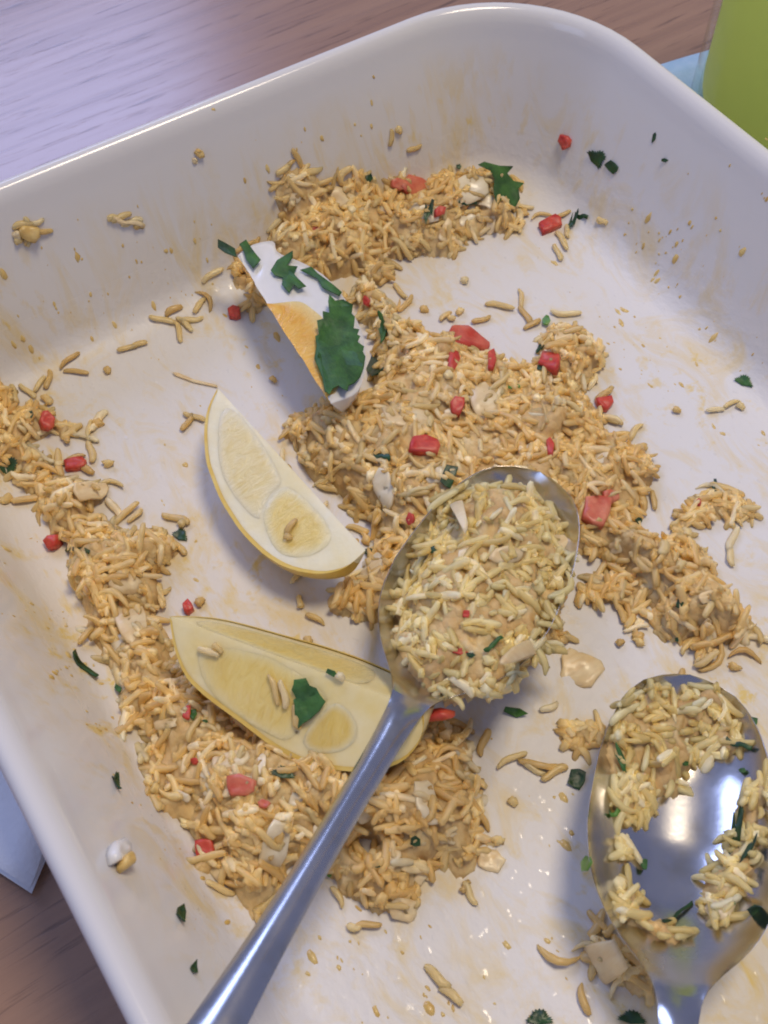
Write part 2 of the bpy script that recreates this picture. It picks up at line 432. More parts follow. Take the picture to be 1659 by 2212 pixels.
gl = at((1480, 235), 0)[:2]; vd = gl - CAM[:2]; vd /= np.linalg.norm(vd)
GC = gl + 3.4 * np.array([vd[1], -vd[0]])
b0 = at((1457, 132), 0.05)[:2]; b1 = at((1497, 120), 0.05)[:2]; bd = (b1 - b0) / np.linalg.norm(b1 - b0); bn = np.array([bd[1], -bd[0]])
b0 = b0 - bd * 1.5
napkin('paper_coaster', (b0 + bn * 10, b0 + bn * 10 + bd * 11, b0 + bd * 11, b0), 1, 0.05, 'bluepaper',
       'pale blue paper square under the tumbler', 0.03)
def lathe(prof, c, n=48):
    V, F = [], []
    for r, z in prof:
        for j in range(n):
            a = 2 * math.pi * j / n; V.append((c[0] + r * math.cos(a), c[1] + r * math.sin(a), z))
    for i in range(len(prof) - 1):
        for j in range(n):
            k = (j + 1) % n; F.append((i * n + j, i * n + k, (i + 1) * n + k, (i + 1) * n + j))
    F.append(tuple(reversed(range(n)))); b = (len(prof) - 1) * n; F.append(tuple(range(b, b + n)))
    return V, F
tum = tag(empty('tumbler', (GC[0], GC[1], 0.15)), 'tall straight tumbler of lime green drink beside the dish', 'glass')
V, F = lathe([(3.2, .17), (3.38, .3), (3.4, .6), (3.4, 11.8), (3.3, 11.9), (3.2, 11.8), (3.2, 0.9), (0.3, 0.8)], GC); child('glass_wall', V, F, 'glass', tum)
V, F = lathe([(2.9, .95), (3.12, 1.1), (3.17, 1.5), (3.17, 10.2), (0.3, 10.2)], GC); child('drink', V, F, 'drink', tum)

# ------------------------------------------------------------------ spoons
_su = np.array([0, .012, .05, .10, .17, .25, .34, .42, .5, .58, .69, .76, .82, .87, .9, .94, .97, 1.0, 1.03, 1.08, 1.2, 1.45, 1.7, 1.95, 2.35, 3.0, 3.6, 3.75])
_sw = np.array([0, .42, .84, 1.10, 1.30, 1.44, 1.55, 1.60, 1.635, 1.65, 1.57, 1.45, 1.28, 1.09, .94, .72, .56, .44, .36, .31, .27, .25, .26, .30, .44, .60, .66, .60])
def sw(u): return np.interp(u, _su, _sw)
def sdepth(u): return 0.95 * np.clip(np.interp(u, [0, .05, .15, .3, .55, .75, .9, 1.0, 1.08], [0, .30, .62, .88, 1.0, .85, .45, .12, 0]), 0, 1)
class Spoon:
    def __init__(s, name, tip, neck, hz, zt, zn, label, lat=0.0):
        s.lat = lat
        s.T = at(tip, Z0 + zt); s.N = at(neck, Z0 + zn)
        ax = (s.N - s.T)[:2]; s.L = np.linalg.norm(ax); s.ax = ax / s.L; s.pe = np.array([-s.ax[1], s.ax[0]])
        s.zk = hz; s.name = name; s.label = label
    def rimz(s, u):
        return np.interp(u, [k[0] for k in s.zk], [k[1] for k in s.zk]) + Z0
    def uv(s, x, y):
        dx, dy = x - s.T[0], y - s.T[1]
        return (dx * s.ax[0] + dy * s.ax[1]) / s.L, dx * s.pe[0] + dy * s.pe[1]
    def build(s):
        us = np.concatenate([np.linspace(0, 1, 34) ** 1.35 * 0.9, np.linspace(0.92, 1.2, 12), np.linspace(1.3, 3.75, 22)])
        # smooth the rim height
        vs = np.sin(np.linspace(-1, 1, 25) * math.pi / 2)
        up, lo = [], []
        wk = np.exp(-np.linspace(-2, 2, 9) ** 2); wk /= wk.sum()
        for u in us:
            w_ = max(0.004, float((np.array([sw(u + d) for d in np.linspace(-.02, .02, 9)]) * wk).sum()) if u > 0.06 else float(sw(u)))
            z = float((np.array([s.rimz(u + d) for d in np.linspace(-.12, .12, 9)]) * wk).sum())
            dep = float(sdepth(u)); crown = float(np.interp(u, [0.95, 1.12, 1.6, 3.7], [0, .13, .15, .12]))
            th = float(np.interp(u, [0, .9, 1.1, 3.7], [.09, .10, .26, .20]))
            for v in vs:
                b = s.T[:2] + s.ax * (u * s.L) + s.pe * (v * w_ + s.lat * max(0.0, u - 0.95))
                prof = (1 - abs(v) ** 2.1) ** 0.8 if abs(v) < 1 else 0
                zz = z - dep * prof + crown * (1 - v * v)
                e = (1 - v ** 8)
                up.append((b[0], b[1], zz)); lo.append((b[0], b[1], zz - th * (0.25 + 0.75 * e) if u < 0.95 else z - th * e * 0.9 - dep * prof))
        n = len(vs); N_ = len(up); V = up + lo; F = []
        nb = int(np.argmin(abs(us - 1.02)))
        for i in range(len(us) - 1):
            for j in range(n - 1):
                a = i * n + j; q = (a, a + 1, a + n + 1, a + n)
                F.append(q); F.append(tuple(k + N_ for k in reversed(q)))
            for j in (0, n - 1):
                a = i * n + j; F.append((a, a + n, a + n + N_, a + N_) if j == 0 else (a + n, a, a + N_, a + n + N_))
        b = (len(us) - 1) * n
        F.append(tuple(range(b, b + n)) + tuple(range(b + n - 1 + N_, b - 1 + N_, -1)))
        root = tag(empty(s.name, np.append(s.T[:2], Z0)), s.label, 'spoon')
        cut = nb
        def sub(faces):
            ids = sorted({k for f_ in faces for k in f_}); mp = {k: i for i, k in enumerate(ids)}
            return [V[k] for k in ids], [tuple(mp[k] for k in f_) for f_ in faces]
        def rowof(k): return (k % N_) // n
        fb = [f_ for f_ in F if min(rowof(k) for k in f_) < cut]; fh = [f_ for f_ in F if min(rowof(k) for k in f_) >= cut]
        v1, f1 = sub(fb); child('bowl', v1, f1, 'steel', root)
        v1, f1 = sub(fh); child('handle', v1, f1, 'steel', root)
        return root
    def fields(s):
        U, Vv = s.uv(XX, YY); W = sw(np.clip(U, 0, 1.2))
        ins = (U > 0.0) & (U < 1.02) & (np.abs(Vv) < W)
        r = np.clip(np.abs(Vv) / np.maximum(W, 1e-3), 0, 1)
        rz = s.rimz(U); bowl = rz - sdepth(U) * (1 - r ** 2.1) ** 0.8
        return U, Vv, ins, r, rz, bowl
SP1 = Spoon('serving_spoon', (1166, 1019), (893, 1497), [(-.5, 1.4), (0, 1.5), (1, 1.7), (1.3, 2.15), (2.2, 3.95), (2.6, 4.75), (3.75, 6.3)], 1.5, 1.7,
            'stainless steel serving spoon heaped full of rice, handle over the dish rim', 0.24)
SP2 = Spoon('serving_spoon', (1490, 1457), (1467, 2130), [(-.5, .75), (0, 1.15), (1, 1.95), (1.3, 2.3), (2.2, 3.4), (3.75, 5.0)], 1.15, 1.95,
            'stainless steel serving spoon with bare bowl centre and rice stuck round its sides')
SP1.build(); SP2.build()

# ------------------------------------------------------------------ rice heaps
HEAP = dict(
  back=[(600,425),(640,380),(700,352),(760,375),(850,382),(940,400),(1010,368),(1060,362),(1105,395),(1122,470),(1110,500),(1060,503),(1000,530),(940,548),(880,540),(835,548),(838,590),(800,603),(760,590),(700,590),(650,640),(600,640),(560,670),(530,660),(512,600),(545,500),(560,480),(590,450)],
  centre=[(745,600),(800,622),(840,640),(850,690),(900,700),(930,722),(990,715),(1040,735),(1080,770),(1130,780),(1160,760),(1150,720),(1190,690),(1270,700),(1300,740),(1290,800),(1280,850),(1300,900),(1340,950),(1390,970),(1420,1010),(1412,1060),(1370,1110),(1380,1140),(1430,1150),(1480,1160),(1510,1200),(1560,1240),(1600,1290),(1640,1340),(1650,1375),(1560,1400),(1530,1425),(1500,1395),(1450,1395),(1400,1330),(1370,1290),(1330,1240),(1290,1200),(1240,1190),(1240,1260),(1230,1340),(1190,1420),(1080,1470),(960,1480),(880,1440),(830,1340),(780,1322),(720,1312),(690,1290),(720,1262),(780,1245),(790,1180),(760,1110),(700,1060),(650,1000),(618,945),(640,900),(700,870),(770,860),(800,800),(790,700)],
  left=[(-60,800),(0,826),(40,858),(110,882),(145,935),(82,960),(98,1040),(150,1032),(230,1042),(235,1080),(190,1105),(250,1142),(330,1150),(382,1182),(358,1230),(350,1290),(362,1340),(390,1420),(450,1480),(600,1520),(800,1560),(915,1535),(980,1572),(1020,1622),(1010,1680),(1060,1722),(1060,1782),(1092,1805),(1088,1850),(1050,1852),(1000,1880),(960,1882),(900,1920),(903,1978),(870,1998),(830,1970),(780,1942),(740,1930),(690,1890),(640,1890),(590,1930),(545,1988),(500,1942),(440,1862),(400,1812),(370,1772),(330,1682),(290,1602),(260,1542),(230,1462),(190,1382),(165,1292),(120,1202),(90,1122),(50,1082),(30,1022),(0,982),(-60,900)],
  right=[(1440,1150),(1470,1110),(1495,1080),(1540,1068),(1580,1050),(1612,1085),(1640,1092),(1622,1132),(1580,1135),(1545,1112),(1510,1130),(1480,1160)],
  sidespoon=[(1208,1575),(1250,1550),(1300,1560),(1300,1612),(1240,1632),(1220,1605)],
  front=[(1235,2010),(1300,1985),(1350,2040),(1420,2110),(1440,2160),(1380,2160),(1330,2140),(1260,2090)],
  branch=[(1225,1270),(1260,1262),(1300,1240),(1360,1250),(1385,1280),(1400,1340),(1385,1392),(1365,1370),(1350,1320),(1290,1300),(1235,1310)],
)
HMAX = dict(back=1.15, centre=1.0, left=0.95, right=0.4, sidespoon=0.35, front=0.45, branch=0.4)
HP = np.zeros_like(HD); HW = {}
for i, (k, px) in enumerate(HEAP.items()):
    pw = HW[k] = poly_world(px, HD, 0.2)
    d = poly_sd(XX, YY, pw) + 0.55 * (vnoise(XX, YY, 2.2, i) - 0.55)
    h = HMAX[k] * (1 - np.exp(-np.maximum(d, 0) / 0.6)) * (0.55 + 0.75 * vnoise(XX, YY, 0.9, 20 + i))
    HP = np.maximum(HP, h)
# bare patches inside the heaps
for px, r in (((1215, 650), .3), ((790, 1832), .38), ((1112, 775), .3), ((385, 1480), .1), ((1300, 1330), .3), ((800, 1165), .2)):
    c = hit(px, HD, 0.1); HP *= np.clip((np.hypot(XX - c[0], YY - c[1]) - r * .5) / (r * .7), 0, 1)
SF = {}
for s in (SP1, SP2):                                   # rice yields to the underside of a spoon
    U, Vv, ins, r, rz, bowl = s.fields(); SF[s] = (U, Vv, ins, r, rz, bowl)
    HP = np.where(ins, np.minimum(HP, np.maximum(bowl - 0.14 - HD, 0)), HP)
# a wall-side heap leans on the wall instead of coating it
HR = HD + HP
SPRICE = {}
S1P = [(985,1045),(1060,1017),(1130,1030),(1180,1050),(1225,1110),(1238,1180),(1222,1250),(1195,1340),(1200,1400),(1140,1470),(1060,1520),(960,1500),(900,1450),(862,1400),(847,1330),(852,1250),(900,1150),(950,1080)]
S2P = [[(1312,1600),(1350,1512),(1400,1482),(1450,1492),(1530,1492),(1580,1530),(1608,1590),(1600,1620),(1520,1640),(1480,1690),(1440,1712),(1410,1762),(1350,1772),(1322,1722),(1312,1660)],
       [(1345,1785),(1402,1780),(1402,1830),(1372,1852),(1340,1832)],
       [(1318,1900),(1380,1896),(1402,1955),(1490,1995),(1505,2030),(1430,2035),(1355,1995)],
       [(1540,1870),(1575,1800),(1600,1700),(1640,1650),(1662,1700),(1650,1820),(1620,1900),(1585,1992),(1530,1972)]]
HSP = np.full_like(HD, -9.0); SPMASK = {}
def W_(U): return sw(np.clip(U, 0, 1.1))
for s, polys, hh in ((SP1, [S1P], 0.5), (SP2, S2P, 0.40)):
    U, Vv, ins, r, rz, bowl = SF[s]
    d = np.full_like(HD, -9.0)
    for pl in polys:
        pw = []
        for p in pl:
            q = at(p, Z0 + 1.7)
            for _ in range(5): u, _v = s.uv(q[0], q[1]); q = at(p, float(s.rimz(u)) + (0.1 if s is SP1 else -0.25))
            pw.append(q[:2])
        d = np.maximum(d, poly_sd(XX, YY, pw))
    d = d + 0.22 * (vnoise(XX, YY, 3, 51) - 0.6) - (0.02 if s is SP1 else 0.0)
    if s is SP1:
        top = rz - 0.12 + hh * (1 - r ** 2) * (0.55 + 0.6 * vnoise(XX, YY, 1.2, 44)) + 0.1
        top = np.where(ins, np.maximum(top, bowl + 0.05), rz - 0.02)
        near = (U > 0.02) & (U < 1.06) & (np.abs(Vv) < W_(U) + np.where((U > 0.62) & (Vv > 0), 0.25, -0.05))
    else:
        top = bowl + hh * (0.4 + 0.9 * vnoise(XX, YY, 1.6, 45))
    base = np.where(ins, bowl, np.maximum(HR, rz - 0.25) if s is SP1 else HR)
    f_ = 1 - np.exp(-np.maximum(d, 0) / (0.35 if s is SP1 else 0.22))
    t = base + (top - base) * f_
    ok = (d > 0) & (ins | near if s is SP1 else ins)
    SPMASK[s] = (ok, t, base, ok & ins)
    HSP = np.where(ok, np.maximum(HSP, t), HSP)
    HSP = np.where(ins & ~ok, np.maximum(HSP, bowl), HSP)
HALL = np.maximum(HR, HSP)

def mash_mesh(mask, top, base, sink):
    n0 = 0.15 * vnoise(XX, YY, 3.5, 5) + 0.11 * vnoise(XX, YY, 7, 6) + 0.06 * vnoise(XX * 1.3 + YY, YY - .6 * XX, 8, 8)
    z = np.maximum(top - sink + n0 - 0.10, base - 0.06)
    z = np.where(top - base < 0.06, base - 0.06, z)
    st = 1; m = mask.copy()
    ny, nx = m.shape; idx = -np.ones((ny, nx), int); V, F = [], []
    for j in range(0, ny - st, st):
        for i in range(0, nx - st, st):
            if m[j:j + st + 1, i:i + st + 1].any():
                q = []
                for a, b in ((j, i), (j, i + st), (j + st, i + st), (j + st, i)):
                    if idx[a, b] < 0: idx[a, b] = len(V); V.append((GX[b], GY[a], z[a, b]))
                    q.append(idx[a, b])
                F.append(q)
    return V, F

def grain_proto(seed, length=0.62, rad=0.069, bend=0.035, lump=0.10):
    r_ = random.Random(seed); nr, ns = 9, 6; V, F = [], []
    L = length * r_.uniform(0.72, 1.18); b = bend * r_.uniform(-1, 1.6); tw = r_.uniform(.9, 1.3); s_ = r_.uniform(-.03, .03); tp = r_.uniform(-.18, .18)
    ts = [-1, -.96, -.82, -.45, 0, .45, .82, .96, 1]
    for i, t in enumerate(ts):
        q = (0.30, 0.58, 0.84, 1.02, 1.05, 1.02, 0.84, 0.58, 0.30)[i] * (1 + tp * t)
        c = (t * L / 2, b * (1 - t * t) - b * .5 + s_ * math.sin(3 * t), 0.015 * math.sin(2.2 * t + seed))
        for k in range(ns):
            a = 2 * math.pi * k / ns; rr = rad * q * r_.uniform(1 - lump, 1 + lump)
            V.append((c[0] + 0.012 * r_.uniform(-1, 1), c[1] + rr * tw * math.cos(a), c[2] + rr * 0.85 * math.sin(a)))
    for i in range(nr - 1):
        for k in range(ns):
            k2 = (k + 1) % ns; F.append((i * ns + k, (i + 1) * ns + k, (i + 1) * ns + k2, i * ns + k2))
    F.append(tuple(reversed(range(ns)))[::-1]); F.append(tuple(reversed(range((nr - 1) * ns, nr * ns))))
    return np.array(V), F
PROTO = [grain_proto(i) for i in range(9)] + [grain_proto(40 + i, 0.72, 0.068, 0.16) for i in range(2)] + [grain_proto(21 + i, 0.26, 0.075, 0.02, .2) for i in range(3)] + [grain_proto(31 + i, 0.20, 0.11, 0.0, .35) for i in range(2)]
def proto_mesh(i, material):
    me = bpy.data.meshes.new('rice_grain'); me.from_pydata((PROTO[i][0] * CM).tolist(), [], PROTO[i][1])
    me.update(); me.shade_smooth(); me.materials.append(M[material]); return me
PM = {(i, m_): proto_mesh(i, m_) for i in range(len(PROTO)) for m_ in ('rice', 'spoonrice')}

def frame(n, yaw, tilt, roll):
    n = np.asarray(n); t = np.array([math.cos(yaw), math.sin(yaw), 0]); t = t - n * t.dot(n); t /= np.linalg.norm(t)
    b = np.cross(n, t)
    t2 = t * math.cos(tilt) + n * math.sin(tilt); n2_ = n * math.cos(tilt) - t * math.sin(tilt)
    b2 = b * math.cos(roll) + n2_ * math.sin(roll); n3 = np.cross(t2, b2)
    return np.stack([t2, b2, n3], 1)

NXG, NYG = None, None
def scatter(mask, top, base, per_cm2, seed):
    rg = np.random.default_rng(seed); jj, ii = np.nonzero(mask)
    n = int(len(jj) * GS * GS * per_cm2); out = []
    sm = np.where(mask, top, base)
    for k in rg.integers(0, len(jj), n):
        x = GX[ii[k]] + rg.uniform(0, GS); y = GY[jj[k]] + rg.uniform(0, GS)
        z = float(look(sm, x, y)); zb = float(look(base, x, y)); h = z - zb
        nn = normal(sm, x, y, 0.3)
        if h < 0.12: zz = zb + 0.075; tilt = rg.normal(0, .06)
        else: zz = z - rg.uniform(0.0, min(0.30, h)) + 0.05; tilt = rg.normal(0, .30); zz = max(zz, zb + 0.085 + abs(math.sin(tilt)) * .2)
        pid = int(rg.integers(0, len(PROTO))); sc = rg.uniform(0.82, 1.2)
        Rm = frame(nn, rg.uniform(0, 6.28), tilt, rg.uniform(0, 6.28) if h > .12 else rg.normal(0, .3)) * sc
        out.append((zz - z + rg.uniform(0, .03), np.array([x, y, zz]), Rm, pid))
    return out

def place_grain(pos, Rm, pid, material, label, group):
    o = bpy.data.objects.new('rice_grain', PM[(pid, material)]); COL.objects.link(o)
    mm = Matrix([list(map(float, r)) + [0] for r in Rm] + [[0, 0, 0, 1]]); mm.translation = Vector(pos * CM)
    o.matrix_world = mm
    return tag(o, label, 'rice grain', group)

def visible(pos, G):
    d = CAM - pos; d = d / d[2]
    for q in (0.12, 0.25, 0.45, 0.8):
        p = pos + d * q
        if look(G, p[0], p[1]) > p[2] + 0.03: return False
    x = PX - 0; c = ROT.T @ (pos - CAM); u = PX + FPX * c[0] / -c[2]; v = PY - FPX * c[1] / -c[2]
    return 5 < u < 1654 and 5 < v < 2207

def join(grains, V, F):
    V = [np.asarray(V, float)] if len(V) else []; F = list(F); off = len(V[0]) if V else 0; nm = len(F)
    for _, pos, Rm, pid in grains:
        pv, pf = PROTO[pid]; V.append(pv @ Rm.T + pos)
        F += [tuple(k + off for k in f_) for f_ in pf]; off += len(pv)
    return np.concatenate(V), F, nm

OWN = dict(
  back=('curried rice heap against the dish wall beside the egg wedge', 40, 'cooked rice grain on top of the heap against the dish wall by the egg'),
  centre=('big curried rice heap running across the dish floor under the heaped spoon', 80, 'cooked rice grain on top of the big heap around the heaped spoon'),
  left=('curried rice heap along the dish wall around the leaf topped lemon wedge', 70, 'cooked rice grain on top of the heap around the leaf topped lemon wedge'))
owner = np.zeros(HD.shape, int); best = np.full(HD.shape, -9.0)
for i, k in enumerate(HEAP):
    d = poly_sd(XX, YY, HW[k]); sel = d > best; owner[sel] = i; best = np.maximum(best, d)
grp = {'branch': 'centre', 'right': 'centre'}
OWN['sidespoon'] = ('small clump of rice touching the bare bowled spoon near its tip', 0, '')
OWN['front'] = ('clump of rice and onion under the neck of the bare bowled spoon', 0, '')
HN = dict(zip(HEAP, range(9)))
for key, (lab, nown, glab) in OWN.items():
    ids = [HN[k] for k in HEAP if grp.get(k, k) == key]
    msk = np.isin(owner, ids) & (HP > 0.03)
    gr = scatter(msk, HR, HD, 50, 100 + ids[0])
    gr.sort(key=lambda g: -g[0])
    dd = np.max([poly_sd(XX, YY, HW[k]) for k in HEAP if HN[k] in ids], axis=0)
    fringe = (HP <= 0.03) & (dd > -0.75) & (HD < Z0 + 2.2) & (vnoise(XX, YY, 1.1, 60) > 0.5)
    gr += [(-9,) + g[1:] for g in scatter(fringe, HD, HD, 1.8, 400 + ids[0])]
    own = [g for g in gr if visible(g[1], HALL)][:nown]; rest = [g for g in gr if not any(g is q for q in own)]
    V, F = mash_mesh(msk, HR, HD, 0.10); V, F, nm = join(rest, V, F)
    o = tag(mk('rice_heap', V, F, 'mash'), lab, 'rice', kind='stuff')
    o.data.materials.append(M['rice']); o.data.polygons.foreach_set('material_index', [0] * nm + [1] * (len(o.data.polygons) - nm))
    for g in own: place_grain(g[1], g[2], g[3], 'rice', glab, 'rice grains ' + key + ' heap')
for s, lab, nown, glab in ((SP1, 'mound of yellow rice filling the bowl of the heaped spoon', 50, 'cooked rice grain on top of the mound in the heaped spoon'),
                           (SP2, 'rice clinging round the bowl of the bare bowled spoon', 25, 'cooked rice grain clinging inside the bare bowled spoon')):
    ok, t, base, okm = SPMASK[s]
    gr = scatter(ok, t, base, 46, 300 if s is SP1 else 301); gr.sort(key=lambda g: -g[0])
    own = [g for g in gr if visible(g[1], HALL)][:nown]; rest = [g for g in gr if not any(g is q for q in own)]
    V, F = mash_mesh(okm, t, base, 0.10); V, F, nm = join(rest, V, F)
    o = tag(mk('rice_heap', V, F, 'mash'), lab, 'rice', kind='stuff')
    o.data.materials.append(M['spoonrice']); o.data.polygons.foreach_set('material_index', [0] * nm + [1] * (len(o.data.polygons) - nm))
    for g in own: place_grain(g[1], g[2], g[3], 'spoonrice', glab, glab)

# loose grains: pixel, direction on the picture in degrees, prototype
LOOSE = [(165,803,5,0),(150,778,-50,2),(232,800,60,11),(275,752,-15,3),(298,745,-20,1),(590,820,30,11),(405,912,-60,4),(420,900,20,5),(1004,605,-60,11),
 (1105,1640,-30,2),(1155,1662,25,4),(1108,1732,40,11),(1340,1388,-35,11),(1583,1165,-70,6),(1578,1200,80,7),(1462,886,10,11),(1545,885,-5,3),(1580,872,-20,8),(1600,878,30,11),
 (665,1385,80,11),(185,945,10,2),(196,975,80,5),(160,990,-20,8),(432,1300,-50,11),(1015,1930,60,4),(1005,1915,-40,12),(945,2110,40,7),(975,2150,35,1),(350,690,20,5),(375,672,-30,1),(400,700,40,6),
 (430,660,-60,3),(445,650,50,9),(415,690,-10,4),(385,715,70,2),(1040,690,-20,4),(1080,660,10,6),(1125,645,80,2),(1135,680,60,5),(1150,700,-30,7),(845,300,80,1),(862,288,75,11),(895,322,-30,4),
 (1300,480,20,12),(1412,1080,80,3),(380,1120,20,5),(395,1130,-40,11),(1205,545,70,5),(1215,520,60,6),(1225,500,80,4),(1210,470,-40,2),(880,545,40,3),(1310,905,20,6),(85,830,-60,3),(50,488,20,1),(75,492,-40,4),(62,508,70,6),(45,505,-20,12),(82,510,35,2),(66,522,-70,13),(40,520,10,11),(262,470,-10,3),(285,480,25,5),(300,492,55,12),(245,478,5,13),(60,845,40,5),(1505,1320,-20,8)]
LAND = [((640, 690), 'the egg wedge'), ((590, 1030), 'the clear lemon wedge'), ((640, 1480), 'the larger lemon wedge'), ((1060, 1260), 'the heaped spoon bowl'), ((1450, 1750), 'the bare bowled spoon'),
        ((62, 500), 'the ochre clump on the wall'), ((1090, 400), 'the broad corner leaf'), ((1010, 745), 'the largest red pepper slab'), ((1607, 824), 'the lone green scrap by the wall'), ((100, 915), 'the far corner pepper chip'), ((1040, 1820), 'the heap past the spoon handle')]
def img_dir(p, deg, G):
    a = hit(p, G); q = (p[0] + 20 * math.cos(math.radians(deg)), p[1] + 20 * math.sin(math.radians(deg)))
    b = hit(q, G); v = b - a; return math.atan2(v[1], v[0])
for x, y, dg, pid in LOOSE:
    p = hit((x, y), HD, 0.068); nn = normal(HD, p[0], p[1], .2)
    place_grain(p, frame(nn, img_dir((x, y), dg, HD), 0, random.uniform(-.3, .3)) * random.uniform(0.85, 1.1), pid, 'rice',
                'loose rice grain on the %s closest to %s' % ('dish wall' if p[2] > Z0 + 0.6 else 'dish floor', min(LAND, key=lambda l: math.hypot(l[0][0] - x, l[0][1] - y))[1]), 'loose rice grains on the dish')

# ------------------------------------------------------------------ wedges of lemon and egg
class Wedge:
    """core line P0-P1; face A runs from the core to the traced outer edge, tilted down by `tilt`"""
    def __init__(s, p0, p1, z, edge_px, tilt, alpha, side, dz=0.0):
        s.P0 = at(p0, z); s.P1 = at(p1, z + dz)
        s.X = (s.P1 - s.P0); s.len = np.linalg.norm(s.X); s.X /= s.len
        h = np.array([-s.X[1], s.X[0], 0]) * side; h /= np.linalg.norm(h)
        s.Y = h * math.cos(tilt) - np.array([0, 0, 1]) * math.sin(tilt); s.Y -= s.X * s.Y.dot(s.X); s.Y /= np.linalg.norm(s.Y)
        s.Z = np.cross(s.X, s.Y)
        if s.Z[2] < 0: s.Z = -s.Z
        s.al = alpha
        q = [(0.0, 0.0)]
        for p in edge_px:
            w_ = on_plane(p, s.P0, s.Z) - s.P0; q.append((w_ @ s.X, w_ @ s.Y))
        q.append((s.len, 0.0)); s.edge = q
        # resample the traced edge by arc length, smoothed
        e = np.array(q); d = np.r_[0, np.cumsum(np.hypot(*np.diff(e, axis=0).T))]; t = np.linspace(0, d[-1], 41)
        e = np.stack([np.interp(t, d, e[:, 0]), np.interp(t, d, e[:, 1])], 1)
        for _ in range(2): e[1:-1] = (e[:-2] + 2 * e[1:-1] + e[2:]) / 4
        s.e = e; s.cx = np.clip(np.linspace(0.02, 0.98, 41) * s.len, 0, s.len)
    wob = 0.0
    def pt(s, x, r, th):                       # th 0 on face A, al on face B
        j = s.wob * (float(vnoise(x, 3.1, 1.7, 4)) - .5 + .5 * (float(vnoise(x, 1.1, 4.5, 6)) - .5)) * max(0.0, 1 - r) if s.wob else 0.0
        return s.P0 + s.X * x + s.Y * (r * math.cos(th) + j) - s.Z * (r * math.sin(th) + j * .4)
    def body(s, inset=0.0, n=11, pad=0.0, edge=None, rough_=0.02, soft=False):
        e = s.e if edge is None else edge
        V, F = [], []; m_ = len(e)
        for j in range(n):
            th = -pad + (s.al + 2 * pad) * j / (n - 1)
            for i in range(m_):
                V.append(s.pt(e[i][0], max(e[i][1] - inset, 0.0), th))
        for j in range(n - 1):
            for i in range(m_ - 1):
                a = j * m_ + i; F.append((a, a + 1, a + m_ + 1, a + m_))
        c0 = len(V)
        for i in range(m_): V.append(s.pt(s.cx[i] if edge is None else min(max(e[0][0], e[0][0] + (e[-1][0] - e[0][0]) * i / (m_ - 1)), s.len), -0.015 if pad else 0, s.al / 2))
        # face caps: rows of vertices from core to edge, gently uneven; welded to the skin where the edge is soft
        att = [0.0] * (n * m_) + [1.0] * m_; fib = [tuple(e[i]) for _ in range(n) for i in range(m_)] + [(e[i][0], 0.0) for i in range(m_)]
        K = 8
        for j in (0, n - 1):
            nrm = s.Z if j == 0 else -(s.Z * math.cos(s.al) + s.Y * math.sin(s.al))
            b = len(V)
            for q in range(K + 1):
                f_ = q / K
                for i in range(m_):
                    p = V[c0 + i] * (1 - f_) + V[j * m_ + i] * f_
                    g = math.sin(math.pi * f_) ** 0.7 * (rough_ * (vnoise(e[i][0], e[i][1] * f_, 2.6, 9 + j) - .6) * 2) if 0 < f_ < 1 else 0.0
                    V.append(p + nrm * g); att.append(min(1.0, (1 - f_) * 2.2)); fib.append((e[i][0], e[i][1] * f_))
            for q in range(K):
                for i in range(m_ - 1):
                    a0 = b + q * m_ + i; a1 = a0 + m_
                    if soft and q == K - 1: a1 = j * m_ + i
                    qd = (a1, a0, a0 + 1, a1 + 1)
                    F.append(qd if j == 0 else tuple(reversed(qd)))
        s.att, s.fib = att, fib
        return V, F
    def shell(s, t, n=9, bulge=0.03):
        V, F = [], []; m_ = len(s.e)
        for k, off in enumerate((-t, 0.0)):
            for j in range(n):
                th = -0.02 + (s.al + 0.04) * j / (n - 1)
                for x, r in s.e: V.append(s.pt(x, max(r + off, 0), th))
        N_ = n * m_
        for j in range(n - 1):
            for i in range(m_ - 1):
                a = N_ + j * m_ + i; F.append((a, a + 1, a + m_ + 1, a + m_))
        for j in (0, n - 1):
            b = len(V); V += V[j * m_:(j + 1) * m_] + V[N_ + j * m_:N_ + (j + 1) * m_]
            for i in range(m_ - 1): F.append((b + i, b + i + 1, b + m_ + i + 1, b + m_ + i))
        return V, F
    def lobe(s, pts, face, dome=0.05):        # pts in (x, r) on a cut face
        th = 0 if face == 0 else s.al
        nrm = s.Z if face == 0 else -(s.Z * math.cos(s.al) + s.Y * math.sin(s.al))
        e = np.array(pts, float); t = np.arange(len(e) + 1); e2 = np.vstack([e, e[:1]])
        tt = np.linspace(0, len(e), 49)[:-1]
        e = np.stack([np.interp(tt, t, e2[:, 0]), np.interp(tt, t, e2[:, 1])], 1)
        for _ in range(3): e = (np.roll(e, 1, 0) + 2 * e + np.roll(e, -1, 0)) / 4
        c = e.mean(0); V, F = [], []; n = len(e)
        for q, hgt in ((1.0, 0.004), (0.97, 0.010), (0.84, 0.013), (0.6, dome * .6), (0.3, dome * .7)):
            for x, r in e:
                g = c + (np.array([x, r]) - c) * q
                V.append(s.pt(g[0], g[1], th) + nrm * (hgt + (0.012 * (vnoise(g[0], g[1], 5, 2) - .5) if q < .95 else 0)))
        V.append(s.pt(c[0], c[1], th) + nrm * dome)
        s.att = [0.0] * n + [0.1] * n + [0.5] * n + [1.0] * (2 * n + 1)
        s.fib = [tuple(c + (np.array(p_) - c) * q_) for q_ in (1.0, .97, .84, .6, .3) for p_ in e] + [tuple(c)]
        for k in range(4):
            for i in range(n): j = (i + 1) % n; F.append((k * n + i, k * n + j, (k + 1) * n + j, (k + 1) * n + i))
        for i in range(n): F.append((4 * n + i, 4 * n + (i + 1) % n, len(V) - 1))
        return V, F

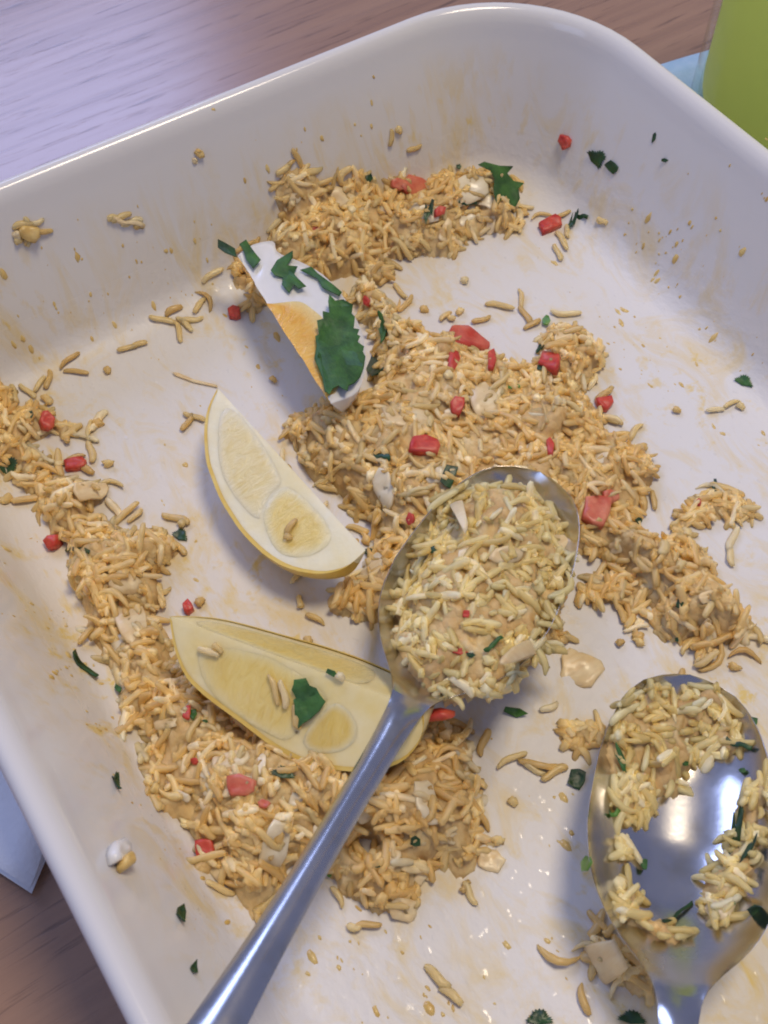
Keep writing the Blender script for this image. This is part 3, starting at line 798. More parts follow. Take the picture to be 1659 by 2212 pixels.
def paint(o, att, fib):
    a = o.data.attributes.new('edge', 'FLOAT', 'POINT'); a.data.foreach_set('value', att)
    b = o.data.attributes.new('fib', 'FLOAT_VECTOR', 'POINT'); b.data.foreach_set('vector', [v_ for p_ in fib for v_ in (p_[0], p_[1], 0.0)])
    return o

def inset_pts(wd, x0, x1, core, pith, n=14):
    """lobe outline between fractions x0..x1 of the core"""
    xs = np.linspace(x0, x1, n) * wd.len; ex, er = wd.e[:, 0], wd.e[:, 1]
    o = np.argsort(ex); R_ = np.interp(xs, ex[o], er[o])
    up = [(x, max(r - pith, core + .05)) for x, r in zip(xs, R_)]
    return up + [(x, core) for x in xs[::-1]]

def zp(pts, x0=600, y0=700, k=650 / 1659): return [((x0 + k * a) * 1659 / 2448, (y0 + k * b) * 1659 / 2448) for a, b in pts]
def lemon(name, wd, label, traced, lobesB, pm='pith'):
    c = (wd.P0 + wd.P1) / 2
    root = tag(empty(name, (c[0], c[1], Z0)), label, 'lemon wedge')
    V, F = wd.body(inset=0.05, rough_=0.004); child('pith', V, F, pm, root)
    V, F = wd.shell(0.085); child('rind', V, F, 'rind', root)
    for px, mt in traced:
        q = [on_plane(p, wd.P0, wd.Z) - wd.P0 for p in px]
        V, F = wd.lobe([(v_ @ wd.X, max(v_ @ wd.Y, 0.04)) for v_ in q], 0, 0.03); paint(child('flesh_segment', V, F, mt, root), wd.att, wd.fib)
    for (x0, x1, core, pith, mt) in lobesB:
        V, F = wd.lobe(inset_pts(wd, x0, x1, core, pith), 1, 0.03); paint(child('flesh_segment', V, F, mt, root), wd.att, wd.fib)
    return root
rad = math.radians
LE1 = Wedge((470, 838), (790, 1188), Z0 + 1.3, [(448,880),(440,930),(445,1000),(475,1080),(520,1150),(570,1200),(620,1230),(690,1243),(745,1232)], rad(12), rad(42), 1)
if LE1.edge[4][1] < 0: LE1 = Wedge((470, 838), (790, 1188), Z0 + 1.3, [(448,880),(440,930),(445,1000),(475,1080),(520,1150),(570,1200),(620,1230),(690,1243),(745,1232)], rad(12), rad(42), -1)
lemon('lemon_wedge', LE1, 'lemon wedge lying clear of leaves with its cut face up, beside the egg wedge', [(zp([(300,260),(430,290),(540,420),(680,640),(800,850),(830,960),(740,1010),(680,1110),(630,1200),(640,1280),(520,1200),(400,1050),(300,880),(260,700),(260,450)], 600, 1200, 600 / 1659), 'flesh'),
    (zp([(850,960),(960,1020),(1080,1130),(1200,1250),(1270,1390),(1250,1470),(1150,1560),(1000,1600),(860,1590),(780,1540),(720,1450),(680,1340),(650,1230),(700,1110),(760,1030)], 600, 1200, 600 / 1659), 'warmflesh')], [(0.1, 0.85, 0.12, 0.28, 'flesh')])
def mkw(*a):
    wd = Wedge(*a, 1)
    return wd if np.mean([q[1] for q in wd.edge]) > 0 else Wedge(*a, -1)
LE2 = mkw((366, 1331), (905, 1530), Z0 + 1.75, [(375,1400),(400,1465),(450,1510),(520,1560),(590,1615),(660,1650),(730,1665),(800,1668),(870,1650),(912,1600),(918,1560)], rad(30), rad(100))
lemon('lemon_wedge', LE2, 'larger lemon wedge with a coriander leaf stuck on it, under the spoon handle', [(zp([(240,290),(420,300),(640,345),(760,410),(850,470),(980,560),(1020,610),(900,700),(840,790),(760,870),(640,800),(520,740),(380,640),(280,520),(240,400)], 500, 1900, 900 / 1659), 'goldflesh'),
    (zp([(1050,620),(1130,670),(1180,760),(1170,850),(1100,910),(980,930),(880,900),(850,850),(900,760),(980,680)], 500, 1900, 900 / 1659), 'golddark')], [(0.08, 0.8, 0.06, 0.25, 'goldflesh')], 'goldpith')
EG = mkw((514, 553), (712, 872), Z0 + 1.75, [(535,530),(575,520),(600,516),(590,545),(640,560),(700,592),(750,650),(785,720),(793,790),(775,850)], rad(9), rad(52))
EG.wob = 0.06
c = (EG.P0 + EG.P1) / 2
egg = tag(empty('egg_wedge', (c[0], c[1], Z0)), 'wedge of hard boiled egg with orange yolk, half covered by coriander', 'egg wedge')
V, F = EG.body(rough_=0.05, soft=True, n=13); child('egg_white', V, F, 'eggwhite', egg)
yx = [on_plane(p, EG.P0, EG.Z) - EG.P0 for p in ((588, 655), (650, 650), (700, 690), (735, 760), (735, 830), (712, 868))]
ye = np.array([(v @ EG.X, max(v @ EG.Y, 0.0)) for v in yx]); ye[0, 1] = 0; ye[-1, 1] = 0
d = np.r_[0, np.cumsum(np.hypot(*np.diff(ye, axis=0).T))]; t = np.linspace(0, d[-1], 41)
ye = np.stack([np.interp(t, d, ye[:, 0]), np.interp(t, d, ye[:, 1])], 1)
for _ in range(3): ye[1:-1] = (ye[:-2] + 2 * ye[1:-1] + ye[2:]) / 4
V, F = EG.body(pad=0.03, edge=ye, rough_=-0.03); paint(child('yolk', V, F, 'yolk', egg), EG.att, EG.fib)

for wd, lab, spots in ((LE1, 'rice grain stuck on the flesh of the clear lemon wedge', ((628, 1138, -60, 1), (622, 1160, 20, 11))),
                       (LE2, 'rice grain stuck on the flesh of the larger lemon wedge', ((450, 1408, 20, 3), (470, 1400, 60, 12), (592, 1490, 70, 2), (612, 1500, 80, 5), (640, 1550, 75, 7), (735, 1462, 30, 11)))):
    for x, y, dg, pid in spots:
        p = on_plane((x, y), wd.P0 + wd.Z * 0.09, wd.Z); q = on_plane((x + 20 * math.cos(rad(dg)), y + 20 * math.sin(rad(dg))), wd.P0 + wd.Z * 0.09, wd.Z)
        t_ = (q - p) / np.linalg.norm(q - p); b_ = np.cross(wd.Z, t_)
        place_grain(p, np.stack([t_, b_, wd.Z], 1) * 0.85, pid, 'rice', lab, lab)

# ------------------------------------------------------------------ pieces: leaves, pepper, onion
def support(name):
    if name == 'dish': return lambda p, l=0.0: hit(p, HD, l)
    if name == 'rice': return lambda p, l=0.0: hit(p, HALL, l)
    wd = dict(egg=EG, le1=LE1, le2=LE2)[name]
    return lambda p, l=0.0: on_plane(p, wd.P0 + wd.Z * (l + 0.045), wd.Z)

def outline(kind, x, y, w_, h_, rot, seed):
    r_ = random.Random(seed); pts = []
    if kind == 'frag':
        n = r_.choice((5, 6, 7))
        for k in range(n):
            a = 2 * math.pi * (k + r_.uniform(-.25, .25)) / n; q = r_.uniform(.72, 1.1); pts.append((math.cos(a) * q, math.sin(a) * q))
    elif kind == 'box':
        pts = [(-1 + r_.uniform(0, .3), -1 + r_.uniform(0, .35)), (0, -.95), (1 - r_.uniform(0, .3), -1 + r_.uniform(0, .3)), (1, .1), (.95 - r_.uniform(0, .3), 1), (-.1, .95), (-1, 1 - r_.uniform(0, .4)), (-.95, 0)]
    elif kind == 'strip':
        n = 6; pts = [(-1 + 2 * k / n, -.75 + r_.uniform(-.3, .3) + .5 * math.sin(k)) for k in range(n + 1)] + [(1 - 2 * k / n, .75 + r_.uniform(-.3, .3) + .5 * math.sin(n - k)) for k in range(n + 1)]
    elif kind == 'leaf':
        n = 30
        for k in range(n + 1):
            a = math.radians(-125 + 250 * k / n); q = 1 - .34 * abs(math.sin(1.45 * a)) ** 3 + (.11 if k % 2 else -.11) + r_.uniform(-.04, .04)
            pts.append((math.sin(a) * q, -math.cos(a) * q))
        pts.append((0.06, .75)); pts.append((-.06, .75))
    elif kind == 'flake':
        n = 12
        for k in range(n):
            a = 2 * math.pi * k / n; q = r_.uniform(.82, 1.1); c_, s_ = math.cos(a), math.sin(a)
            pts.append((math.copysign(abs(c_) ** .7, c_) * q, math.copysign(abs(s_) ** .7, s_) * q))
    ca, sa = math.cos(math.radians(rot)), math.sin(math.radians(rot))
    return [(x + (u * w_ / 2) * ca - (v * h_ / 2) * sa, y + (u * w_ / 2) * sa + (v * h_ / 2) * ca) for u, v in pts]

def piece(name, px, sup, material, thick, label, cat, group=None, curl=0.0, lift=0.02, seed=0, soft=0.12, step=None, ripple=0.0, kind=None):
    f_ = support(sup)
    c = np.mean(np.array(px), 0)
    if sup == 'rice' and lift < 0:                # a piece only sinks where there is rice to sink into
        g0 = hit(tuple(c), HALL)
        if look(HALL, g0[0], g0[1]) - look(HD, g0[0], g0[1]) < 0.2: lift = 0.01
    pc = f_(tuple(c), lift)
    G = HD if sup == 'dish' else HALL
    n = normal(G, pc[0], pc[1], .3) if sup in ('dish', 'rice') else dict(egg=EG, le1=LE1, le2=LE2)[sup].Z
    # a piece is rigid: its outline lies in the plane that the surface has under it
    P3 = np.array([on_plane(p, pc, n) for p in px])
    t = np.array([1.0, 0, 0]); t -= n * t.dot(n); t /= np.linalg.norm(t); b = np.cross(n, t)
    q = np.stack([(P3 - pc) @ t, (P3 - pc) @ b], 1)
    area = 0.5 * np.sum(q[:, 0] * np.roll(q[:, 1], -1) - np.roll(q[:, 0], -1) * q[:, 1])
    if area < 0: q = q[::-1]
    ext = np.abs(q).max(); m_ = len(q)
    r_ = random.Random(seed + 5); ph = r_.uniform(0, 6.28); cu = np.array([math.cos(ph), math.sin(ph)])
    def zf(x, y):
        s_ = (x * cu[0] + y * cu[1])
        return curl * (s_ * s_ / (ext * ext)) * ext + ripple * (vnoise(x, y, 3.2 / max(ext, .2), seed) - .5) * 2
    inset = 1 - soft
    ins = [tuple(p * inset) for p in q]
    grid = []
    st = step or ext / 4
    if st < ext * .8:
        gx = np.arange(-ext, ext, st); X_, Y_ = np.meshgrid(gx, gx); X_ = X_.ravel() + 0.013; Y_ = Y_.ravel() + 0.007
        sd = poly_sd(X_, Y_, np.array(ins)); grid = [(a, b_) for a, b_, s_ in zip(X_, Y_, sd) if s_ > st * .35]
    vin = [Vector(p) for p in ins] + [Vector(p) for p in grid]
    vo, eo, fo, *_ = delaunay_2d_cdt(vin, [], [list(range(m_))], 1, 1e-5)
    V = [(p[0], p[1], thick + zf(p[0], p[1])) for p in vo]; F = [tuple(f2) for f2 in fo]
    ids = {}
    for i, p in enumerate(ins):
        ids[i] = int(np.argmin([(v_[0] - p[0]) ** 2 + (v_[1] - p[1]) ** 2 for v_ in vo]))
    mid = len(V); V += [(p[0], p[1], thick * .72 + zf(p[0], p[1])) for p in q]
    bot = len(V); V += [(p[0] * .97, p[1] * .97, zf(p[0], p[1]) * .95) for p in q]
    for i in range(m_):
        j = (i + 1) % m_
        F.append((mid + i, mid + j, ids[j], ids[i])); F.append((bot + i, bot + j, mid + j, mid + i))
    F.append(tuple(reversed(range(bot, bot + m_))))
    W = np.array([pc + t * v_[0] + b * v_[1] + n * v_[2] for v_ in V])
    o = mk(name, W, F, material, origin=pc)
    return tag(o, label, cat, group, kind)

lf = dict(name='coriander_leaf', cat='leaf')
big = zp([(1140,660),(1190,690),(1260,650),(1340,700),(1330,765),(1355,800),(1345,890),(1390,905),(1375,945),(1400,960),(1375,1005),(1430,1040),(1420,1080),(1440,1120),(1430,1200),(1400,1280),(1350,1350),(1300,1375),(1290,1430),(1245,1405),(1220,1365),(1170,1395),(1145,1450),(1110,1400),(1090,1300),(1050,1200),(1025,1130),(1040,1050),(1030,965),(1062,935),(1040,865),(1090,855),(1085,800),(1140,795),(1130,720)])
piece('coriander_leaf', big, 'egg', 'leaf', 0.025, 'largest coriander leaf, flat across the yolk of the egg wedge', 'leaf', curl=0.16, lift=0.07, ripple=0.13, seed=1, soft=0.04)
piece('coriander_leaf', zp([(415,210),(470,170),(520,240),(590,345),(530,410),(470,330),(450,260)]), 'egg', 'leaf', 0.03, 'narrow cut coriander leaf on the tip of the egg wedge', 'leaf', curl=.15, lift=.02, ripple=.03, seed=2)
piece('coriander_leaf', zp([(240,170),(300,195),(380,240),(395,320),(300,275),(240,230)]), 'egg', 'darkleaf', 0.03, 'dark coriander scrap poking out past the tip of the egg wedge', 'leaf', lift=-.1, curl=.1, seed=3)
piece('coriander_leaf', zp([(670,420),(720,340),(850,260),(850,320),(800,380),(890,390),(860,440),(960,560),(900,575),(860,540),(820,600),(760,540),(770,470),(700,460)]), 'egg', 'leaf', 0.025, 'lobed coriander sprig on the white of the egg wedge', 'leaf', curl=.12, lift=.03, ripple=.05, seed=4, soft=.05)
piece('coriander_leaf', zp([(910,410),(1000,390),(1050,440),(1180,540),(1250,600),(1230,630),(1090,560),(1050,480)]), 'egg', 'leaf', 0.025, 'thin coriander strip along the outer white of the egg wedge', 'leaf', curl=.1, lift=.03, ripple=.03, seed=5)
piece('coriander_leaf', zp([(1450,1130),(1500,1100),(1550,1150),(1600,1210),(1560,1260),(1500,1280),(1450,1220)]), 'rice', 'darkleaf', 0.03, 'small coriander leaf wedged between the egg wedge and the rice', 'leaf', curl=.2, lift=.15, seed=6)
piece('coriander_leaf', zp([(400,715),(430,700),(500,715),(555,720),(530,750),(560,780),(590,800),(575,820),(585,860),(560,900),(530,890),(520,850),(505,895),(470,880),(465,830),(475,770),(450,740)], 1224, 0, 1224 / 1659), 'rice', 'leaf', 0.025, 'broad coriander leaf on the end of the rice heap in the dish corner', 'leaf', curl=.12, lift=.12, ripple=.06, seed=7, soft=.05)
piece('coriander_leaf', zp([(810,490),(850,485),(880,480),(900,525),(940,540),(960,580),(995,620),(960,670),(910,720),(860,750),(835,780),(830,730),(815,690),(810,640),(800,610),(815,600),(795,550),(805,520)], 500, 1900, 900 / 1659), 'le2', 'leaf', 0.025, 'triangular toothed coriander leaf lying on the larger lemon wedge', 'leaf', curl=.12, lift=.04, ripple=.05, seed=8, soft=.05)

G_ = [ # x, y, w, h, rot, kind, support, material, what is special
 (795,385,16,30,10,'frag','rice','darkleaf','upright coriander scrap beside the tomato on the rice by the wall'),
 (925,457,18,46,8,'strip','rice','darkleaf','dark coriander strip between the tomato pieces on the rice by the wall'),
 (990,360,14,14,0,'frag','rice','darkleaf','tiny coriander speck on the wall just above the corner rice'),
 (1010,437,40,16,10,'strip','rice','darkleaf','dark coriander curl just under the broad leaf in the dish corner'),
 (1290,342,44,38,60,'leaf','dish','darkleaf','fan shaped coriander scrap stuck on the dish wall'),
 (1323,360,30,22,40,'box','dish','darkleaf','square coriander scrap beside the fan shaped one on the wall'),
 (1413,297,9,24,20,'frag','dish','darkleaf','thin pointed coriander sliver high on the dish wall'),
 (1437,346,14,11,0,'frag','dish','darkleaf','tiny round coriander speck on the dish wall'),
 (1238,480,12,40,20,'strip','rice','darkleaf','bent coriander stalk on the small red topped rice clump'),
 (1258,468,30,13,15,'strip','dish','darkleaf','short coriander bit beside the small red topped rice clump'),
 (1180,692,20,26,10,'frag','rice','lightleaf','pale green coriander bit on a stray rice strand by the big heap'),
 (1166,796,14,16,0,'frag','rice','darkleaf','small coriander bit beside a pepper cube near the big heap edge'),
 (1170,750,10,26,30,'strip','rice','darkleaf','thin coriander thread by the open patch of the big heap'),
 (1110,837,26,8,-5,'strip','rice','lightleaf','thin green thread on an onion flake of the big heap'),
 (1607,824,42,26,20,'leaf','dish','leaf','green coriander scrap alone where floor meets the wall'),
 (968,1030,30,48,15,'box','rice','darkleaf','dark shiny coriander piece touching the tip of the heaped spoon'),
 (830,710,16,60,-12,'strip','rice','leaf','long coriander strip in the rice beside the egg wedge'),
 (825,985,40,14,25,'strip','rice','darkleaf','dark coriander thread beside a pepper piece in the big heap'),
 (930,1187,34,24,20,'leaf','rice','darkleaf','coriander bit half buried in the heaped spoon'),
 (1062,1393,50,13,-35,'strip','rice','leaf','curved coriander strip low in the heaped spoon'),
 (1015,1415,22,12,10,'frag','rice','darkleaf','dark speck beside the pepper in the heaped spoon'),
 (798,1193,28,22,0,'frag','rice','darkleaf','coriander bit at the end of the clear lemon wedge'),
 (390,1157,34,28,20,'leaf','dish','darkleaf','dark coriander scrap alone on the bare floor'),
 (20,1010,44,48,30,'leaf','rice','darkleaf','crumpled coriander leaf on the rice in the far corner'),
 (66,897,18,18,0,'frag','rice','darkleaf','small coriander scrap beside a pepper strip in the far corner'),
 (162,1187,64,13,12,'strip','rice','darkleaf','dark coriander strip running from the pepper cube'),
 (178,1441,76,10,50,'strip','dish','darkleaf','straight dark coriander stalk on the dish wall'),
 (255,1488,22,16,50,'frag','rice','leaf','coriander bit at the wall edge near the straight stalk'),
 (417,1543,20,28,10,'frag','rice','leaf','coriander bit paired with a tiny pepper under the larger lemon'),
 (612,1671,56,30,8,'leaf','rice','darkleaf','dark wet coriander leaf below the larger lemon wedge'),
 (443,1560,12,10,0,'frag','rice','leaf','tiny green speck against the larger lemon wedge'),
 (250,1690,11,34,-15,'strip','dish','darkleaf','slim coriander scrap on the wall above the egg crumb'),
 (390,1977,20,48,-5,'frag','dish','darkleaf','oblong dark coriander scrap on the wall below the egg crumb'),
 (417,2093,12,30,-8,'frag','dish','darkleaf','small oval coriander scrap lowest on the wall'),
 (895,1817,26,30,-30,'frag','rice','darkleaf','coriander triangle on the rice beyond the spoon handle'),
 (818,1872,14,10,0,'frag','rice','darkleaf','tiny green speck on the rice edge beyond the spoon handle'),
 (712,1888,16,12,20,'frag','rice','lightleaf','small green bit beside the spoon handle'),
 (716,1453,40,15,28,'frag','le2','leaf','slim coriander scrap on the core of the larger lemon wedge'),
 (1106,1539,64,22,14,'frag','dish','leaf','long coriander wedge lying below the bowl of the heaped spoon'),
 (1246,1683,36,44,15,'box','dish','darkleaf','square dark coriander piece beside the bare bowled spoon'),
 (1470,1304,26,26,10,'frag','rice','darkleaf','coriander scrap on the thin tail of the big rice heap'),
 (1378,1126,16,16,0,'frag','rice','darkleaf','black speck of coriander at the notch of the big heap'),
 (1545,1056,14,30,-20,'strip','rice','darkleaf','coriander sliver on the outlying rice clump'),
 (1462,1382,10,12,0,'frag','rice','darkleaf','tiny coriander speck under the tail of the big heap'),
 (1270,1866,34,44,10,'frag','rice','lightleaf','bright green coriander knot folded over the spoon edge'),
 (1341,1640,14,54,-25,'strip','rice','leaf','coriander thread across the rice in the bare bowled spoon'),
 (1596,1608,60,14,22,'strip','rice','darkleaf','dark stalk on the rice near the tip side of the bare bowled spoon'),
 (1592,1792,22,110,8,'strip','rice','darkleaf','longest coriander strip down the side of the bare spoon bowl'),
 (1462,1977,76,11,-30,'strip','rice','darkleaf','thin coriander stalk across the bare steel near the spoon neck'),
 (1624,1561,22,22,10,'box','dish','leaf','coriander scrap on the floor beyond the bare bowled spoon'),
 (1390,1870,18,28,10,'frag','rice','leaf','coriander bit on the bare steel of the spoon bowl'),
 (1332,1752,36,14,-25,'strip','rice','lightleaf','green strip at the lower edge of the spoon rice'),
 (1620,1835,14,60,25,'strip','rice','darkleaf','curled coriander stalk beside the longest strip in the spoon'),
 (1632,1965,40,34,0,'frag','rice','darkleaf','coriander leaf at the shoulder of the bare bowled spoon'),
 (1575,1950,30,18,15,'frag','rice','leaf','coriander bit by the onion flake in the spoon'),
 (1165,2200,60,40,0,'leaf','dish','darkleaf','coriander sprig on the open floor near the spoon neck'),
 (1365,2200,66,34,10,'leaf','dish','darkleaf','coriander leaf on the floor under the spoon handle'),
 (1480,1650,16,12,0,'frag','rice','leaf','tiny coriander bit in the middle of the spoon rice'),
 (1605,1665,18,12,0,'frag','rice','leaf','small green bit beside the bright grain in the spoon'),
]
for i, (x, y, a, b, rot, kd, sup, mt, lab) in enumerate(G_):
    piece('coriander_stalk' if ('stalk' in lab or 'thread' in lab) else 'coriander_scrap', outline(kd, x, y, a, b, rot, 100 + i), sup, mt, 0.03, lab, 'herb', curl=random.uniform(.1, .3), lift=0.07 if sup == 'rice' else 0.015, ripple=.03, seed=100 + i, soft=.08)

R_ = [ # x, y, w, h, rot, support, material, thick, label
 (1222,307,24,34,-15,'dish','pepper',.16,'red pepper chip stuck alone on the dish wall'),
 (893,408,56,44,30,'rice','tomato',.22,'soft tomato piece on the rice heap against the wall'),
 (860,400,34,30,10,'rice','tomato',.2,'second smaller tomato piece on the heap against the wall'),
 (945,461,30,24,-25,'rice','pepper',.22,'red pepper bit beside the dark strip on the heap against the wall'),
 (1188,490,44,24,-28,'rice','pepper',.22,'red pepper strip on the small outlying rice clump'),
 (797,653,16,28,-15,'rice','pepper',.15,'thin red pepper sliver beside the egg wedge'),
 (507,681,28,24,20,'dish','pepper',.22,'red pepper cube alone on the floor near the egg wedge'),
 (1008,742,92,40,6,'rice','pepper',.30,'largest red pepper slab on the big rice heap'),
 (975,785,30,54,10,'rice','pepper',.18,'dark red pepper strip hanging below the largest slab'),
 (1062,785,26,50,-5,'rice','pepper',.18,'short red pepper strip at the end of the largest slab'),
 (1190,791,40,34,10,'rice','pepper',.28,'red pepper cube near the open patch of the big heap'),
 (985,881,36,42,15,'rice','pepper',.25,'rounded red pepper bit below the largest slab'),
 (1303,878,38,30,10,'rice','pepper',.22,'red pepper chip at the outer edge of the big heap'),
 (915,968,60,34,5,'rice','pepper',.25,'red pepper slab half under rice beyond the spoon tip'),
 (1187,975,22,46,-12,'rice','pepper',.22,'upright red pepper strip just off the spoon tip'),
 (890,1122,22,30,10,'rice','pepper',.2,'red pepper sliver against the edge of the heaped spoon'),
 (1285,1110,52,62,10,'rice','tomato',.25,'soft tomato piece beside the bowl of the heaped spoon'),
 (1315,1075,34,40,30,'rice','tomato',.2,'smaller tomato scrap above the one by the spoon bowl'),
 (100,915,32,46,-25,'rice','pepper',.25,'long red pepper chip on the rice in the far corner'),
 (165,1006,44,24,-12,'dish','pepper',.2,'red pepper chip under a loose grain in the far corner'),
 (121,1175,34,34,0,'rice','pepper',.3,'red pepper cube at the wall edge of the rice'),
 (408,1317,26,30,15,'dish','pepper',.22,'pointed red pepper bit above the tip of the larger lemon'),
 (402,1545,16,28,5,'rice','pepper',.2,'tiny red pepper bit below the larger lemon wedge'),
 (528,1700,70,54,15,'rice','tomato',.25,'soft pink tomato piece on the heap below the larger lemon'),
 (570,1738,26,24,0,'rice','tomato',.2,'small tomato scrap beside the soft pink piece'),
 (448,1837,36,50,-12,'rice','pepper',.25,'bright red pepper chip under a curled grain by the wall'),
 (950,1538,84,24,-4,'rice','pepper',.2,'long red pepper strip under the neck of the heaped spoon'),
 (992,1406,40,20,10,'rice','pepper',.15,'red pepper bit in the mound of the heaped spoon'),
 (1006,1328,14,16,0,'rice','pepper',.12,'tiny red speck in the mound of the heaped spoon'),
 (425,1648,20,14,0,'rice','pepper',.12,'dark red scrap in the heap below the larger lemon'),
 (1508,1092,16,16,0,'rice','pepper',.15,'tiny red bit on the outlying rice clump'),
 (680,497,14,12,0,'rice','tomato',.12,'tiny orange red speck on the heap against the wall'),
]
for i, (x, y, a, b, rot, sup, mt, th, lab) in enumerate(R_):
    th *= 0.8
    piece('tomato_piece' if mt == 'tomato' else 'red_pepper_piece', outline('box' if i % 3 == 1 else 'frag', x, y, a * 1.12, b * 1.08, rot, 300 + i), sup, mt, th, lab, 'tomato' if mt == 'tomato' else 'red pepper', curl=.06, lift=-0.06 if sup == 'rice' else 0.01, seed=300 + i, soft=.1, ripple=.05)

O_ = [
 (880,895,110,56,15,'rice','onion','pale onion flake on the big heap below the egg wedge'),
 (1045,868,60,96,-20,'rice','onion','upright onion flake below the largest red pepper slab'),
 (832,1055,44,92,-12,'rice','whiteonion','narrow white onion sliver in the heap beside the clear lemon wedge'),
 (1255,1445,96,84,30,'rice','onion','broad translucent onion flake spilling off the heaped spoon'),
 (283,1335,70,120,-10,'rice','onion','large onion flake on the wall side heap above the larger lemon'),
 (270,1260,70,50,20,'rice','onion','pale onion curl on the wall side heap above the large flake'),
 (590,1835,58,130,20,'rice','whiteonion','white onion slab beside the spoon handle by the wall'),
 (920,1735,46,104,-14,'rice','whiteonion','pale onion slab on the heap beyond the spoon handle'),
 (870,1965,64,56,15,'rice','onion','onion flake at the edge of the heap beyond the spoon handle'),
 (1300,2080,92,106,-25,'rice','onion','broad onion flake under the neck of the bare bowled spoon'),
 (195,1060,76,42,-5,'rice','onion','onion flake at the end of the far corner rice'),
 (1095,1200,80,40,-8,'rice','onion','onion flake in the middle of the heaped spoon'),
 (1205,1180,66,44,25,'rice','onion','onion flake against the side of the heaped spoon'),
 (1555,1965,64,46,5,'rice','onion','onion flake near the neck inside the bare bowled spoon'),
 (1060,1860,60,50,30,'rice','onion','rounded onion bit at the open end of the heap past the handle'),
 (470,1870,60,52,40,'rice','onion','shiny onion piece in the wall corner by the bright red chip'),
 (1010,410,90,60,-15,'rice','whiteonion','pale onion lump beside the broad leaf in the dish corner'),
 (740,430,64,44,30,'rice','onion','onion flake on the heap against the wall'),
 (450,1560,60,36,30,'rice','onion','onion flake between the larger lemon and the wall'),
 (500,1645,84,40,-12,'rice','onion','flat onion piece above the soft pink tomato'),
]
for i, (x, y, a, b, rot, sup, mt, lab) in enumerate(O_):
    piece('onion_flake', outline('flake', x, y, a, b, rot, 500 + i), sup, mt, .07, lab, 'onion', curl=-.22, lift=-.03, seed=500 + i, soft=.1, ripple=.07)

small = (('back', 12, 'small pale onion flake bedded in the heap against the dish wall'), ('centre', 24, 'small pale onion flake bedded in the big heap around the heaped spoon'), ('left', 22, 'small pale onion flake bedded in the heap around the larger lemon'))
rs = random.Random(91)
for key, n, lab in small:
    P = np.array(HEAP[key]); k = 0
    while k < n:
        p = (rs.uniform(P[:, 0].min(), P[:, 0].max()), rs.uniform(P[:, 1].min(), P[:, 1].max()))
        if poly_sd(np.array([p[0]]), np.array([p[1]]), P)[0] < 15 or not (0 < p[0] < 1659): continue
        k += 1; w_ = rs.uniform(28, 62)
        piece('onion_flake', outline('flake', p[0], p[1], w_, w_ * rs.uniform(.4, .8), rs.uniform(0, 180), 800 + k), 'rice', rs.choice(('onion', 'onion', 'whiteonion')), .05, lab, 'onion', 'onion flakes ' + key + ' heap', curl=-.3, lift=-.05, seed=800 + k, soft=.1, ripple=.06)

# crumbs on the wall
def blob(px, r, sup, material, seed, name, label, cat, group=None):
    return piece(name, outline('flake', px[0], px[1], r, r * .8, seed * 37 % 90, seed), sup, material, r * .0042, label, cat, group, curl=-.3, lift=.0, seed=seed, soft=.32, ripple=.06)
blob((62, 502), 46, 'dish', 'sauce', 701, 'rice_crumb', 'large ochre clump of rice stuck on the dish wall', 'crumb')
blob((36, 508), 22, 'dish', 'onion', 702, 'rice_crumb', 'pale crumb beside the large ochre clump on the wall', 'crumb')
piece('rice_crumb', outline('strip', 277, 480, 70, 12, 14, 703), 'dish', 'onion', .09, 'thin pale rice smear stuck along the dish wall', 'crumb', seed=703, soft=.25)
blob((430, 331), 22, 'dish', 'sauce', 704, 'rice_crumb', 'round brown crumb high on the dish wall', 'crumb')
blob((420, 348), 14, 'dish', 'onion', 705, 'rice_crumb', 'tiny pale crumb under the round brown one', 'crumb')
blob((459, 237), 11, 'dish', 'sauce', 706, 'rice_crumb', 'small brown speck just under the dish rim', 'crumb')
eg = hit((250, 1856), HD, 0); ec = tag(empty('egg_crumb', eg), 'crumb of egg white and yolk stuck on the dish wall', 'egg crumb')
for px_, mt, nm, r, sd, lf_ in (((247, 1846), 'eggwhite', 'egg_white', 46, 711, .0), ((262, 1872), 'crumbyolk', 'yolk', 30, 712, .06)):
    o = piece(nm, outline('frag', px_[0], px_[1], r, r * 1.25, 25, sd), 'dish', mt, .22, None, None, seed=sd, soft=.25, ripple=.04, lift=lf_)
    o.location = Vector(o.location) - ec.location; o.parent = ec
piece('herb_stem', [(372,806),(382,806),(420,822),(470,834),(470,838),(418,827),(378,812)], 'dish', 'onion', .04, 'thin dry stem lying on the floor near the clear lemon tip', 'stem', seed=720)

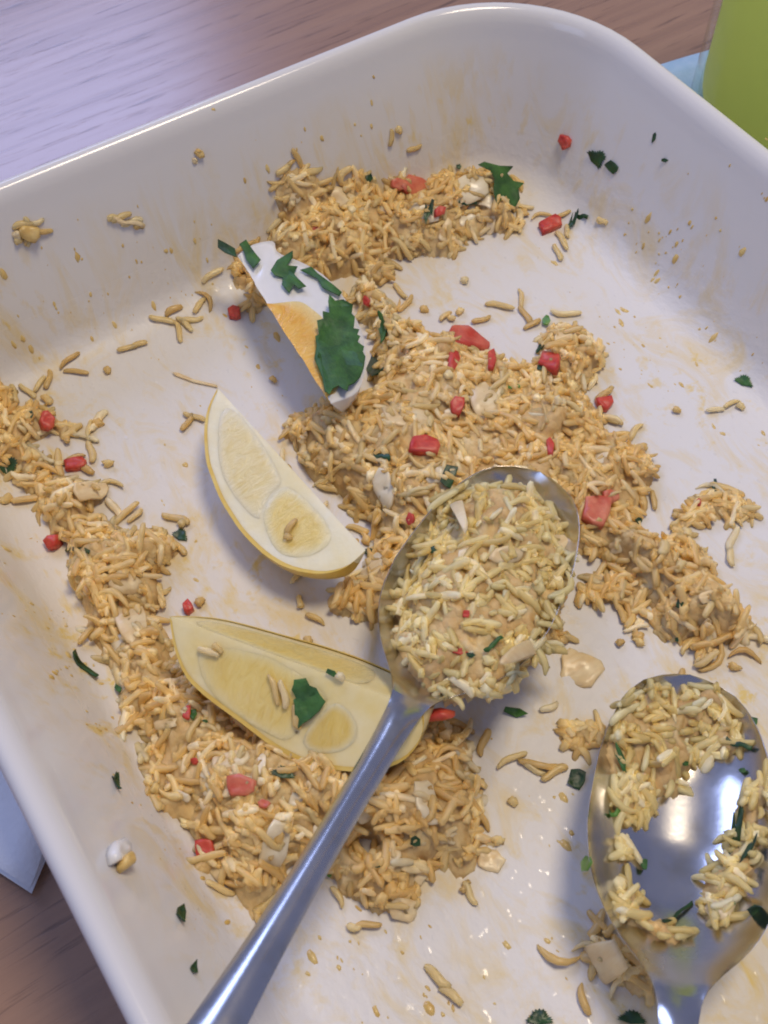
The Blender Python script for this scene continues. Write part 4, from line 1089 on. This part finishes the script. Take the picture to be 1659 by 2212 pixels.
# sauce splatter: countless small drops dried on the glaze
zones = [([(0,560),(120,480),(330,420),(460,470),(470,640),(200,760),(60,800),(0,700)], 85), ([(1340,500),(1659,420),(1659,860),(1500,720)], 90), ([(0,1120),(80,1160),(160,1330),(330,1720),(520,1990),(420,2010),(180,1560),(0,1330)], 120),
         ([(720,1960),(1240,1860),(1230,2212),(560,2212)], 90), ([(1130,500),(1659,900),(1659,1000),(1300,780)], 60), ([(380,640),(640,600),(640,880),(420,1300),(260,1000),(230,800)], 50), ([(480,240),(900,140),(900,330),(520,480)], 25), ([(1000,1560),(1260,1500),(1230,1900),(1100,1700)], 25), ([(1300,420),(1659,300),(1659,640),(1400,640)], 30)]
V, F = [], []
for pl, n in zones:
    P = np.array(pl); k = 0
    while k < n * 1.1:
        p = (random.uniform(P[:, 0].min(), P[:, 0].max()), random.uniform(P[:, 1].min(), P[:, 1].max()))
        if poly_sd(np.array([p[0]]), np.array([p[1]]), P)[0] < 0: continue
        k += 1
        if vnoise(p[0], p[1], 0.022, 77) < 0.5: continue
        q = hit(p, HD, 0.0); 
        if look(HR, q[0], q[1]) > q[2] + .05: continue
        nn = normal(HD, q[0], q[1], .08); r = random.choice((.012, .016, .02, .024, .03, .034, .045, .065)) * random.uniform(.7, 1.3)
        dn = np.array([0, 0, -1.0]); tt = dn - nn * dn.dot(nn)
        if np.linalg.norm(tt) < .3: tt = np.array([random.uniform(-.4, .4), 1, 0]); tt -= nn * tt.dot(nn)
        tt /= np.linalg.norm(tt); bb = np.cross(nn, tt); el = random.uniform(1, 2.8); b0 = len(V); m_ = 8
        ph = [random.uniform(.75, 1.25) for _ in range(m_)]
        for sc_, hh in ((1, -.006), (.7, r * .3)):
            for j in range(m_):
                a = 2 * math.pi * j / m_; V.append(q + tt * (math.cos(a) * r * el * ph[j] * sc_) + bb * (math.sin(a) * r * ph[j] * sc_) + nn * hh)
        V.append(q + nn * r * .4)
        for j in range(m_):
            j2 = (j + 1) % m_; F.append((b0 + j, b0 + j2, b0 + m_ + j2, b0 + m_ + j)); F.append((b0 + m_ + j, b0 + m_ + j2, b0 + 2 * m_))
tag(mk('sauce_splatter', V, F, 'sauce', origin=np.array([0, 0, Z0])), 'fine dried curry drops spattered over the white glaze', 'sauce', kind='stuff')
